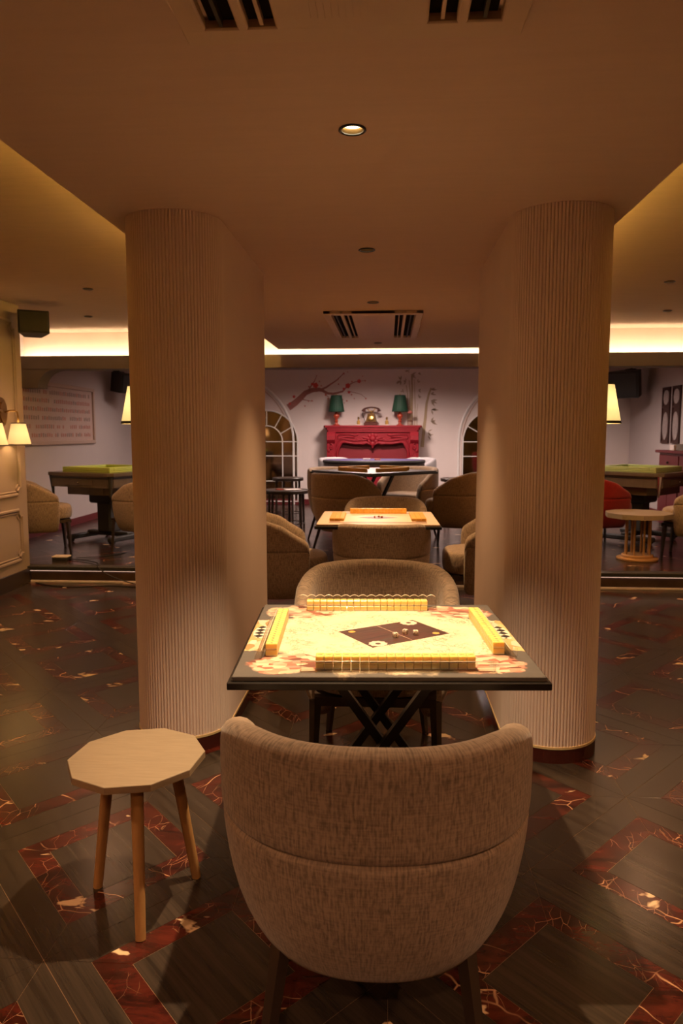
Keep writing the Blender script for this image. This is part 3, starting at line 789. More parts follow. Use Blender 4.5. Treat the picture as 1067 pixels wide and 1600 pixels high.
# clear tile racks: a foot lying flat and an upright rail, scalloped at the far one
def rack(label, lx, ly, rz, L, scallop=False):
    wx, wy = loc2w(TC, TR, lx, ly); t = thing('tile_rack', label, 'tile rack', (wx, wy, .7502), TR + rz, 'clear racks on the front table')
    obj('rack_foot', box(B(), -L / 2, L / 2, -.011, .011, 0, .004, .001), M['acrylic'], t)
    n = int(L / .03); top = [(L / 2 - L * i / (n * 4), (.040 + .007 * abs(math.sin(PI * i / 4))) if scallop else .026) for i in range(n * 4 + 1)]
    b = prism_y(B(), [(-L / 2, .004), (L / 2, .004)] + top, -.0105, -.0075); obj('rack_rail', b, M['acrylic'], t)
    obj('rack_glint', tube(B(), [(x, -.009, z) for x, z in top], .0013, 6), M['rack_glint'], t, True)  # opaque pale tube drawn as the bright glint along the rail top
    for s in (-1, 1): obj('rack_end', box(B(), s * L / 2 - .0015, s * L / 2 + .0015, -.011, .011, .004, .03), M['acrylic'], t)
rack('clear plastic tile rack along the front tile row, nearest the viewer', .025, -.374, PI, .52)
rack('clear plastic tile rack with wavy top behind the far tile row', -.035, .362, PI, .50, True)
rack('clear plastic tile rack outside the left tile row', -.362, -.01, PI / 2, .50)
rack('clear plastic tile rack outside the right tile row', .363, .0, -PI / 2, .50)
# dice
def die(x, y, rz, label, rot):
    t = thing('die', label, 'die', (x, y, .7508), R_(rz), 'dice on the front table'); s = .0075
    o = obj('die_body', box(B(), -s, s, -s, s, 0, 2 * s, .0022, 2), M['plastic_white'], t, 'auto')
    b = B()
    def pip(n, cx_, cy_):
        u = Vector(n).orthogonal().normalized(); v = Vector(n).cross(u)
        p = Vector((0, 0, s)) + Vector(n) * (s - .0004) + (u * cx_ + v * cy_) * .0038
        rod(b, p, p + Vector(n) * .0007, .0015, .0015, 8)
    five = [(-1, -1), (1, 1), (0, 0), (1, -1), (-1, 1)]; three = five[:3]; two = [(-1, -1), (1, 1)]
    faces = [five, three, two]; faces = faces[rot:] + faces[:rot]
    for n, f in zip(((0, 0, 1), (0, -1, 0), (1, 0, 0)), faces):
        for a in f: pip(n, *a)
    for a in two: pip((-1, 0, 0), *a)
    obj('pips', b, [M['black_soft'], M['lamp_red']][0], t)
die(.026, 2.297, 20, 'ivory die with dark pips, left of the three on the front table', 0)
die(.057, 2.338, -30, 'ivory die with dark pips, middle of the three on the front table', 1)
die(.090, 2.330, 8, 'ivory die with dark pips, right of the three on the front table', 2)

# ------------------------------------------------------------------ stool with decagon top
def decagon_stool():
    t = thing('stool', 'low stool with pale ten sided wooden top and three round legs, left of front chair', 'stool', (-.738, 2.09, 0))
    ph = R_(12)
    pts = [(.198 * math.cos(ph + 2 * PI * i / 10), .208 * math.sin(ph + 2 * PI * i / 10)) for i in range(10)]
    obj('stool_top', prism(B(), pts, .417, .437, .0015), [M['oak']], t)
    pts2 = [(x * 1.001, y * 1.001) for x, y in pts]
    obj('edge_band', prism(B(), pts2, .4165, .4345), M['oak_ply'], t)
    for (bx, by) in ((-.145, .027), (.066, -.202), (.145, .095)):
        tx, ty = bx * .62, by * .62
        b = B(); rod(b, (tx, ty, .417), (bx, by, 0.0), .0185, .0145, 14); obj('leg', b, M['oak_leg'], t, 'auto')
decagon_stool()

# ------------------------------------------------------------------ second table
T2C, T2R = (-.075, 5.47), R_(1.0)
t2 = square_table('square mahjong table with white printed top, beyond the columns', T2C, T2R, .84, M['print2'], .765)
tm2 = tile_mesh(.0236, .034, .019, M['tile2'], 'mahjong_tile_amber')
Z2 = .7652
tile_row(T2C, T2R, Z2, -.20, .29, 0, 18, tm2, 'from the left in the far row, second table', 'far tile row on the second table', .0241, .019, 2, 'amber')
for sx, side in ((-1, 'left'), (1, 'right')):
    for q, col in ((.255, 'inner'), (.290, 'middle'), (.325, 'outer')):
        tile_row(T2C, T2R, Z2, sx * q, -.21, PI / 2, 18, tm2, f'from near end, {col} file, {side} side of second table', f'{side} tiles on the second table', .0241, .019, 1, 'amber')
b = B()
for a, (dx, dy) in enumerate(((-.02, 0.0), (.01, .02), (.025, -.01))): box(b, dx - .008, dx + .008, dy - .008, dy + .008, 0, .016, .002)
wx, wy = loc2w(T2C, T2R, .0, .0)
for k, (dx, dy, l) in enumerate(((-.022, 0.0, 'left'), (.008, .022, 'middle'), (.030, -.008, 'right'))):
    o = obj('die', box(B(), -.006, .006, -.006, .006, 0, .012, .0015), M['lamp_red'], None, loc=(wx + dx, wy + dy, .7652), rz=.4 * k)
    tag(o, f'small dark red die, {l} of the three on the second table', 'die', 'dice on the second table')
b.free()
# third table, turned
T3C, T3R = (-.16, 8.15), R_(44)
t3 = square_table('dark square table standing cornerwise on the platform, third in the row', T3C, T3R, .96, M['wood_dark'], .825, PZ)
b = B()
for (x0, y0, an, n) in ((-.22, -.30, 0, 18), (-.22, .30, 0, 18), (-.31, -.21, PI / 2, 18), (.31, -.21, PI / 2, 18)):
    for k in range(n):
        for ly in range(2):
            mt = Matrix.Translation((x0 + math.cos(an) * k * .0241, y0 + math.sin(an) * k * .0241, .8252 + ly * .0192)) @ Matrix.Rotation(an, 4, 'Z')
            box(b, -.0118, .0118, -.017, .017, 0, .019, M4=mt)
o = obj('mahjong_tiles', b, M['tile2']); o.location = (T3C[0], T3C[1], PZ); o.rotation_euler = (0, 0, T3R)
tag(o, 'rows of small amber tiles laid out on the cornerwise dark table', 'mahjong tiles', kind='stuff')

# purple card table
def card_table():
    t = thing('card_table', 'oval card table with purple felt top in front of the red mantelpiece', 'table', (-.20, 10.38, PZ)); t.scale = (1, 1, 1.08)
    n = 40; ov = lambda a, c: [(a * math.cos(2 * PI * i / n), c * math.sin(2 * PI * i / n)) for i in range(n)]
    obj('felt_top', prism(B(), ov(.68, .46), .765, .793), M['felt_purple'], t)
    obj('padded_rail', tube(B(), [(x, y, .775) for x, y in ov(.69, .47)], .022, 8, True), M['black_soft'], t, True)
    obj('table_slab', prism(B(), ov(.70, .48), .72, .765), M['wood_dark'], t)
    for s in (-1, 1):
        b = B(); rod(b, (s * .33, 0, .72), (s * .33, 0, .03), .05, .05, 12); obj('pedestal', b, M['wood_dark'], t, 'auto')
        obj('foot', box(B(), s * .33 - .05, s * .33 + .05, -.30, .30, 0, .04, .008), M['wood_dark'], t)
card_table()
for k, (x, y, l) in enumerate(((-.15, 10.28, 'pink'), (-.30, 10.43, 'white'))):
    o = obj('card_deck', box(B(), -.032, .032, -.045, .045, 0, .02, .002), M['bud_paint'] if k == 0 else M['white'], None, loc=(x, y, PZ + .7932 * 1.08), rz=.3 + k)
    tag(o, f'small {l} deck of cards on the purple felt table', 'cards')

# black side tables
def side_table(x, y, r, h, label, n=4):
    t = thing('side_table', label, 'side table', (x, y, PZ), 0, 'black side tables')
    b = B(); lathe(b, [(r - .006, h - .045), (r, h - .035), (r, h - .006), (r - .006, h)], 28); obj('table_top', b, M['wood_dark'], t, 'auto')
    for k in range(n):
        a = 2 * PI * k / n + .5
        b = B(); rod(b, (r * .78 * math.cos(a), r * .78 * math.sin(a), h - .045), (r * .82 * math.cos(a), r * .82 * math.sin(a), 0), .017, .014, 8); obj('leg', b, M['wood_dark'], t, 'auto')
    b = B(); tube(b, [(r * .80 * math.cos(2 * PI * k / 24), r * .80 * math.sin(2 * PI * k / 24), .10) for k in range(24)], .008, 6, True); obj('foot_ring', b, M['wood_dark'], t, True)
side_table(-1.28, 9.35, .29, .52, 'round black side table left of the third table, papers on top', 6)
side_table(-1.42, 10.55, .22, .60, 'small round black side table before the left arched mirror')
side_table(.95, 10.55, .22, .60, 'small round black side table before the right arched mirror')
o = obj('leaflet', box(B(), -.10, .10, -.07, .07, 0, .006, .001), M['paper'], None, loc=(-1.20, 9.33, PZ + .5202), rz=.4); tag(o, 'pale leaflet lying on the round black side table', 'leaflet')
o = obj('coaster', prism(B(), [(.05 * math.cos(k * PI / 6), .05 * math.sin(k * PI / 6)) for k in range(12)], 0, .008), M['lamp_red'], None, loc=(-1.36, 9.30, PZ + .5202)); tag(o, 'small red coaster on the round black side table', 'coaster')

# ------------------------------------------------------------------ automatic game tables on the platform
def game_table(x, y, rz, label, mat_pad, posts):
    t = thing('game_table', label, 'table', (x, y, PZ), rz, 'automatic game tables'); h = .47; c = .05
    def oct_(a, k): return [(a, -a + k), (a, a - k), (a - k, a), (-a + k, a), (-a, a - k), (-a, -a + k), (-a + k, -a), (a - k, -a)]
    obj('table_frame', prism(B(), oct_(.475, .05), .765, .80, .004), M['grey_walnut'], t)
    obj('side_panel', prism(B(), oct_(.45, .05), .64, .765), M['grey_walnut'], t)
    obj('under_tray', prism(B(), oct_(.36, .10), .55, .64), M['grey_walnut'], t)
    obj('dark_band', prism(B(), oct_(.455, .05), .735, .748), M['black'], t)
    b = B(); box(b, -.10, .10, -.10, .10, .10, .55, .02); box(b, -.16, .16, -.16, .16, .44, .55, .02); obj('pedestal', b, M['black_soft'], t)
    for s in (-1, 1):
        b = B(); box(b, s * .30 - .035, s * .30 + .035, -.34, .34, .03, .085, .012); obj('foot', b, M['black_soft'], t)
        for q in (-1, 1):
            b = B(); rod(b, (s * .30 - .02, q * .29, .03), (s * .30 + .02, q * .29, .03), .03, .03, 12); obj('caster', b, M['black'], t, 'auto')
    obj('foot_beam', box(B(), -.30, .30, -.05, .05, .06, .11, .01), M['black_soft'], t)
    for sx in (-1, 1):
        for sy in (-1, 1):
            b = B(); rod(b, (sx * .425, sy * .425, .77), (sx * .415, sy * .415, .54), .030, .012, 8); obj('corner_post', b, M[posts], t, 'auto')
    # folded cover with raised rim
    b = B(); a = .345
    box(b, -a, a, -a, a, .80, .815, .003)
    cov = obj('cover', b, M[mat_pad], t)
    for (x0, x1, y0, y1) in ((-a, a, -a, -a + .07), (-a, a, a - .07, a), (-a, -a + .07, -a + .07, a - .07), (a - .07, a, -a + .07, a - .07)):
        obj('cover_rim', box(B(), x0, x1, y0, y1, .815, .855, .006), M[mat_pad], t)
    for s in (-1, 1):
        obj('drawer', box(B(), -.20, .20, s * .452 - .006, s * .452 + .006, .66, .725, .003), M['grey_walnut'], t)
        b = B(); ball(b, (0, s * .463, .69), .012); obj('drawer_knob', b, M['chrome'], t, True)
    return t
game_table(-3.20, 8.38, R_(-22), 'dark automatic game table with bright green cover, left platform', 'green_plastic', 'black_soft')
game_table(2.87, 8.78, R_(47), 'dark automatic game table with pale green cover, right platform', 'green_pale', 'chrome')

# round-based side table on the right platform
def rod_table():
    t = thing('side_table', 'pale polygon topped side table on thin rods and a round base, right platform', 'side table', (2.44, 7.42, PZ))
    n = 10; ph = R_(8)
    obj('table_top', prism(B(), [(.315 * math.cos(ph + 2 * PI * i / n), .315 * math.sin(ph + 2 * PI * i / n)) for i in range(n)], .415, .462, .002), M['oak'], t)
    for k in range(8):
        a = 2 * PI * k / 8 + .2
        b = B(); rod(b, (.115 * math.cos(a), .115 * math.sin(a), .05), (.115 * math.cos(a), .115 * math.sin(a), .415), .010, .010, 8); obj('rod', b, M['oak_leg'], t, 'auto')
    b = B(); lathe(b, [(.19, 0), (.195, .006), (.195, .018), (.15, .024), (.15, .045), (.145, .05)], 32); obj('base', b, M['oak_leg'], t, 'auto')
rod_table()

# red cabinet with things on it, right wall
def cabinet():
    t = thing('cabinet', 'dark red sideboard cabinet against the right wall', 'cabinet', (3.78, 9.15, PZ))
    obj('body', box(B(), -.19, .21, -1.05, 1.05, .05, .97), M['red_cabinet'], t)
    obj('cornice', box(B(), -.235, .215, -1.10, 1.10, .97, 1.005, .006), M['red_cabinet'], t)
    obj('plinth', box(B(), -.17, .21, -1.03, 1.03, 0, .05), M['wood_dark'], t)
    for k in range(3):
        y0 = -1.03 + k * .69
        d = obj('drawer', box(B(), -.205, -.19, y0 + .02, y0 + .67, .76, .94, .004), M['red_cabinet'], t)
        b = B(); ball(b, (-.215, y0 + .345, .85), .016); obj('knob', b, M['black'], d, True)
        for q in (0, 1):
            d = obj('cabinet_door', box(B(), -.205, -.19, y0 + .02 + q * .33, y0 + .34 + q * .33, .08, .73, .004), M['red_cabinet'], t)
            b = B(); ball(b, (-.213, y0 + (.31 if q == 0 else .38), .45), .012); obj('knob', b, M['black'], d, True)
cabinet()
ct = PZ + 1.0052
o = obj('paper_box', box(B(), -.06, .06, -.07, .07, 0, .07, .003), M['paper'], None, loc=(3.70, 9.92, ct)); tag(o, 'small pale box at the far end of the red cabinet top', 'box')
o = obj('storage_box', box(B(), -.10, .10, -.22, .22, 0, .085, .004), M['grey_walnut'], None, loc=(3.72, 9.50, ct)); tag(o, 'long brown box on the red cabinet', 'box')
o = obj('tissue_box', box(B(), -.05, .05, -.08, .08, 0, .06, .004), M['plastic_white'], None, loc=(3.72, 9.42, ct + .0852)); tag(o, 'white tissue box lying on the long brown box', 'box')

# carved panels on the right wall
def lattice(y, label):
    t = thing('carved_panel', label, 'wall panel', (WR - .001, y, 1.63), 0, 'carved panels on the right wall'); w_, h_ = .145, .40
    obj('backing', box(B(), -.014, 0, -w_, w_, -h_, h_), M['lattice_wood'], t)
    b = B()
    for a in ((-w_, -w_ + .03, -h_, h_), (w_ - .03, w_, -h_, h_), (-w_ + .03, w_ - .03, h_ - .03, h_), (-w_ + .03, w_ - .03, -h_, -h_ + .03), (-w_ + .03, w_ - .03, .10, .13)): box(b, -.026, -.013, *a)
    obj('frame', b, M['lattice_wood'], t)
    for zc, hz in ((.255, .105), (-.155, .20)):
        n = 20; b = B()
        prism_x(b, [(.105 * math.cos(2 * PI * i / n), zc + hz * math.sin(2 * PI * i / n)) for i in range(n)], -.020, -.013); obj('inlay', b, M['lattice_stone'], t)
lattice(11.15, 'tall dark carved panel with oval inlays, left one of the pair on right wall')
lattice(10.76, 'tall dark carved panel with oval inlays, right one of the pair on right wall')

# ------------------------------------------------------------------ speakers and camera
def speaker(loc, rz, label, tilt=-15, sc=1.0, bracket=None):
    t = thing('wall_speaker', label, 'speaker', loc, rz, 'wall loudspeakers'); t.rotation_euler = (R_(tilt), 0, rz)
    w_, d_, h_ = .15 * sc, .13 * sc, .115 * sc
    b = B(); prism(b, [(-w_, -d_), (w_, -d_), (w_ * .55, d_), (-w_ * .55, d_)], -h_, h_, .006); obj('cabinet', b, M['black_soft'], t)
    b = B(); box(b, -w_ * .95, w_ * .95, -d_ - .012, -d_, -h_ * .92, h_ * .92, .008); obj('grille', b, M['black'], t)
    b = B(); rod(b, (0, d_ * .6, h_), (0, d_ * .9, h_ + .03), .010, .010, 8); box(b, -.06, .06, d_ * .4, d_ * 1.1, h_, h_ + .012); 
    if bracket: tube(b, [(0, d_ * .8, h_ + .006)] + bracket, .012, 8)
    obj('bracket', b, M['black_soft'], t)
    return t
speaker((-3.13, 6.55, 2.335), R_(28), 'dark loudspeaker high on the corner of the left panelled wall', -4, .85, [(-.05, .13, .12), (-.10, .20, .10)])
speaker((-3.95, 11.1, 2.12), R_(62), 'dark loudspeaker on the far left wall beside the left column', 8, 1.25, [(.0, .22, .16), (0, .26, .16)])
speaker((3.66, 11.95, 2.13), R_(-38), 'dark angled loudspeaker in the far right corner', 8, 1.75, [(.0, .3, .24), (.03, .36, .24)])
t = thing('security_camera', 'small white security camera above the far right loudspeaker', 'camera', (3.72, 11.6, ZR), 0)
b = B(); rod(b, (0, 0, 0), (0, 0, -.06), .012, .012, 8); obj('mount', b, M['white'], t, 'auto')
b = B(); lathe(b, [(.03, -.06), (.045, -.07), (.045, -.13), (.03, -.16)], 14); obj('housing', b, M['white'], t, 'auto')

# ------------------------------------------------------------------ sconces
def shade_bm(r0, r1, h, n=24):
    b = B(); lathe(b, [(r0, 0), (r1, h)], n, cap=False); lathe(b, [(r1 - .003, h), (r0 - .003, 0)], n, cap=False); return b
def lamp_shade(t, x, y, z, r0, r1, h, m, trim=.012, power=6.0, col=(1, .62, .26)):
    s = obj('lamp_shade', shade_bm(r0, r1, h), m, t, True, loc=(x, y, z))
    b = B(); lathe(b, [(r0 + .002, 0), (r0 + .002 - (r0 - r1) * trim / h, trim)], 24, cap=False); lathe(b, [(r1 + .002, h), (r1 + .002, h - trim * .8)], 24, cap=False)
    obj('shade_ribbon', b, M['shade_trim'], s)
    b = B(); ball(b, (0, 0, h * .45), .022); obj('bulb', b, M['lens'], s, True)
    ld = bpy.data.lights.new('bulb_light', 'POINT'); ld.energy = power; ld.color = col; ld.shadow_soft_size = .03
    lo = bpy.data.objects.new('bulb_light', ld); COL.objects.link(lo); lo.parent = s; lo.location = (0, 0, h * .42)
def wall_sconce():
    t = thing('wall_sconce', 'brass double arm wall sconce with two lit cream shades on panelled wall', 'wall lamp', (PANEL_X, 6.19, 1.56))
    b = B(); prism_x(b, [(.11 + .085 * math.cos(2 * PI * i / 12), .125 * math.sin(2 * PI * i / 12)) for i in range(12)], 0, .016)
    prism_x(b, [(.11 + .06 * math.cos(2 * PI * i / 12), .095 * math.sin(2 * PI * i / 12)) for i in range(12)], .016, .03); obj('backplate', b, M['brass_old'], t)
    for s in (-1, 1):
        y = s * .20
        b = B(); tube(b, [(.028, .11 + s * .02, .0), (.06, .11 + (y - .11) * .35, .012), (.09, .11 + (y - .11) * .7, .014), (.103, .11 + (y - .11) * .92, .004), (.106, y, -.03), (.106, y, -.095)], .008, 8)
        obj('arm', b, M['brass_old'], t, True)
        lamp_shade(t, .106, y, -.285, .100, .058, .195, M['shade_lit'], .010, 3.0)
wall_sconce()
def column_sconce(xc, s, label, k=0.0):
    t = thing('column_sconce', label, 'wall lamp', (xc, 4.12, 1.55), 0, 'wall lamps on the columns')
    b = B(); prism_x(b, [(.05 * math.cos(2 * PI * i / 16), .07 * math.sin(2 * PI * i / 16)) for i in range(16)], min(0, s * .016), max(0, s * .016)); obj('backplate', b, M['brass_old'], t)
    b = B(); tube(b, [(s * .014, 0, 0), (s * .09, 0, .01), (s * .17, 0, .03), (s * (.212 + k), 0, .075), (s * (.216 + k), 0, .10)], .009, 8); obj('arm', b, M['brass_old'], t, True)
    lamp_shade(t, s * (.216 + k), 0, -.115, .104, .062, .215, M['shade_lit_far'], .015, 2.2)
column_sconce(.918, 1, 'lit tapered cream wall lamp on the outer side of the right column')
column_sconce(-1.127, -1, 'lit tapered cream wall lamp on the outer side of the left column', .036)

# ------------------------------------------------------------------ picture chart on far left wall
def chart():
    t = thing('framed_chart', 'large framed chart of mahjong tiles on the left wall of the platform', 'framed chart', (WL, 9.25, 1.615)); W, H = 1.2, .335
    b = B()
    for a in ((-W - .05, W + .05, H, H + .05), (-W - .05, W + .05, -H - .05, -H), (-W - .05, -W, -H, H), (W, W + .05, -H, H)): box(b, .0, .035, *a, bev=.006)
    obj('frame', b, M['frame_pink'], t)
    obj('sheet', box(B(), 0, .012, -W, W, -H, H), M['poster'], t)
    b = B()
    for r in range(6):
        for c in range(40):
            y = -W + .05 + c * .057; z = H - .075 - r * .105
            if random.random() < .12: continue
            k = 0 if ((r % 3 == 0) and (c % 9 < 5)) or random.random() < .25 else 1
            box(b, .012, .0145, y, y + .03, z - .022, z + .03 - .012 * random.random(), mat=k)
    tag(obj('tile_prints', b, [M['poster_dark'], M['poster_red']], t), kind='stuff')
chart()

# ------------------------------------------------------------------ arched blind arches with mirrors on the back wall
def arch_pts(cx, zs, r, z0, n=24): return [(cx - r, z0)] + [(cx + r * math.cos(PI - PI * i / n), zs + r * math.sin(PI - PI * i / n)) for i in range(n + 1)] + [(cx + r, z0)]
def arch(cx, label, mx):
    zs = 1.225
    tr = obj('arch_moulding', tube(B(), [(x, YB - .006, z) for x, z in arch_pts(cx, zs, 1.12, PZ)], .022, 8, False, 1.0, (0, 1, 0)), M['white'], wb, 'auto')
    obj('arch_moulding', tube(B(), [(x, YB - .004, z) for x, z in arch_pts(cx, zs, 1.06, PZ)], .009, 6, False, 1.0, (0, 1, 0)), M['frame_pink'], wb, 'auto')
    t = thing('arched_mirror', label, 'mirror', (mx, YB - .002, 0), 0, 'arched mirrors'); r = .53; zb = .20
    b = B(); prism_y(b, arch_pts(0, zs, r, zb), -.012, -.001); obj('mirror_pane', b, M['mirror'], t)
    obj('frame', tube(B(), [(x, -.016, z) for x, z in arch_pts(0, zs, r, zb)] , .014, 6, True, 1.0, (0, 1, 0)), M['white'], t, 'auto')
    ri = .27
    obj('inner_arch', tube(B(), [(x, -.016, z) for x, z in arch_pts(0, zs, ri, zb)], .010, 6, False, 1.0, (0, 1, 0)), M['white'], t, 'auto')
    for a in (30, 60, 90, 120, 150):
        b = B(); rod(b, (ri * math.cos(R_(a)), -.016, zs + ri * math.sin(R_(a))), (r * math.cos(R_(a)), -.016, zs + r * math.sin(R_(a))), .009, .009, 6); obj('glazing_bar', b, M['white'], t)
    for z in (.55, .98, zs):
        b = B(); rod(b, (-r, -.016, z), (r, -.016, z), .009, .009, 6); obj('glazing_bar', b, M['white'], t)
arch(-2.74, 'arched mirror with white glazing bars left of the mantelpiece', -2.08)
arch(2.30, 'arched mirror with white glazing bars right of the mantelpiece', 1.78)

# ------------------------------------------------------------------ murals (flat paint on the wall, a hair proud of it)
def wp(px, py):
    """a place on the back wall given by its x and z read off the picture at the wall's distance"""
    return ((px - 607.0) / 1170.0 * YB * 1.002, CAM_H + (675.5 - py + (px - 560) * .004) / 1170.0 * YB * 1.005)
def ribbon(bm, pts, w0, w1, y=YB - .003):
    pts = [Vector((p[0], 0, p[1])) for p in pts]; n = len(pts)
    L, Rr = [], []
    for i, p in enumerate(pts):
        d = (pts[min(i + 1, n - 1)] - pts[max(i - 1, 0)]).normalized(); q = Vector((-d.z, 0, d.x)); w_ = (w0 + (w1 - w0) * i / (n - 1)) / 2
        L.append(p + q * w_); Rr.append(p - q * w_)
    prism_y(bm, [(v.x, v.z) for v in L] + [(v.x, v.z) for v in Rr[::-1]], y, YB - .0005)
def disc(bm, c, r, n=10, pet=0.0, y=YB - .004): prism_y(bm, [(c[0] + r * (1 + pet * math.cos(5 * 2 * PI * i / n)) * math.cos(2 * PI * i / n), c[1] + r * (1 + pet * math.cos(5 * 2 * PI * i / n)) * math.sin(2 * PI * i / n)) for i in range(n)], y, YB - .0005)
def zp(zx, zy): return wp(440 + zx / 6.669, 570 + zy / 6.669)
def zq(zx, zy): return wp(590 + zx / 6.669, 570 + zy / 6.669)
mur = thing('plum_mural', 'painted plum branch with red blossoms on the wall left of mantelpiece', 'mural', (0, 0, 0))
b = B()
ribbon(b, [zp(*p) for p in ((75, 450), (150, 400), (205, 350), (255, 300), (330, 272), (400, 268), (430, 275))], .115, .055)
ribbon(b, [zp(*p) for p in ((425, 270), (450, 290), (490, 308), (540, 312), (600, 300), (640, 288), (660, 265))], .05, .025)
ribbon(b, [zp(*p) for p in ((420, 268), (470, 245), (520, 212), (570, 180), (615, 140), (650, 105))], .035, .01)
ribbon(b, [zp(*p) for p in ((285, 290), (300, 250), (325, 215), (350, 180), (370, 130))], .03, .008)
ribbon(b, [zp(*p) for p in ((215, 365), (260, 375), (320, 385))], .02, .006)
ribbon(b, [zp(*p) for p in ((660, 265), (700, 225), (760, 195), (810, 185), (870, 182))], .022, .006)
ribbon(b, [zp(*p) for p in ((690, 285), (760, 300), (830, 320), (880, 360))], .012, .005)
ribbon(b, [zp(*p) for p in ((450, 290), (470, 325), (500, 350))], .014, .006)
obj('branch', b, M['branch_paint'], mur)
for x, y, r in ((360, 225, 27), (692, 232, 25), (808, 186, 19), (135, 338, 15), (325, 212, 14), (705, 298, 14), (650, 262, 13), (92, 410, 14)):
    b = B(); disc(b, zp(x, y), r / 6.669 / 1170 * YB, 20, .10); obj('blossom', b, M['blossom_paint'], mur)
b = B()
for x, y, r in ((400, 186, 8), (418, 230, 8), (290, 238, 9), (515, 214, 9), (597, 215, 8), (650, 108, 11), (735, 190, 9), (870, 183, 8), (322, 382, 9), (285, 385, 8), (248, 435, 8), (465, 322, 12), (490, 360, 8), (640, 372, 8), (682, 385, 9), (760, 362, 7), (878, 362, 9), (730, 322, 9), (590, 170, 7), (370, 128, 7), (690, 92, 6), (845, 135, 6), (655, 405, 6)):
    disc(b, zp(x, y), r / 6.669 / 1170 * YB, 8)
tag(obj('buds', b, M['bud_paint'], mur), kind='stuff')
mur = thing('bamboo_mural', 'painted slim bamboo stems and leaves on the wall right of mantelpiece', 'mural', (0, 0, 0))
for pts, w_ in ((((352, 640), (350, 430), (352, 250), (345, 120)), .045), (((335, 640), (330, 430), (332, 300), (320, 180)), .028), (((312, 640), (310, 450), (305, 320), (290, 230)), .02), (((382, 640), (384, 450), (378, 300), (372, 170)), .018), (((405, 640), (402, 500), (410, 420)), .014), (((460, 860), (475, 690), (490, 560), (500, 420), (520, 330), (545, 260)), .06)):
    b = B(); ribbon(b, [zq(*p) for p in pts], w_, w_ * .45); obj('stem', b, M['bamboo_paint'], mur)
b = B()
for x, y, nn, s in ((345, 130, 6, 40), (235, 180, 6, 42), (320, 85, 4, 30), (410, 115, 4, 30), (290, 190, 4, 32), (265, 285, 3, 26), (405, 200, 4, 28), (415, 285, 4, 28), (415, 350, 4, 28), (270, 345, 3, 26), (545, 275, 4, 46), (540, 320, 3, 40), (545, 385, 3, 50), (550, 480, 4, 52), (545, 600, 4, 52), (520, 700, 3, 44), (520, 740, 3, 40)):
    for k in range(nn):
        a = -PI * .15 + random.uniform(-.9, .9) + (0 if x > 340 else PI * .9); L = s * random.uniform(.9, 1.5)
        p0 = zq(x, y); d = (math.cos(a) * L / 6.669 / 1170 * YB, -abs(math.sin(a)) * L / 6.669 / 1170 * YB * (1 if k % 3 else -1))
        q = (-d[1] * .15, d[0] * .15); m_ = (p0[0] + d[0] * .45, p0[1] + d[1] * .45)
        prism_y(b, [p0, (m_[0] + q[0], m_[1] + q[1]), (p0[0] + d[0], p0[1] + d[1]), (m_[0] - q[0], m_[1] - q[1])], YB - .0045, YB - .0005)
tag(obj('leaves', b, M['leaf_paint'], mur), kind='stuff')

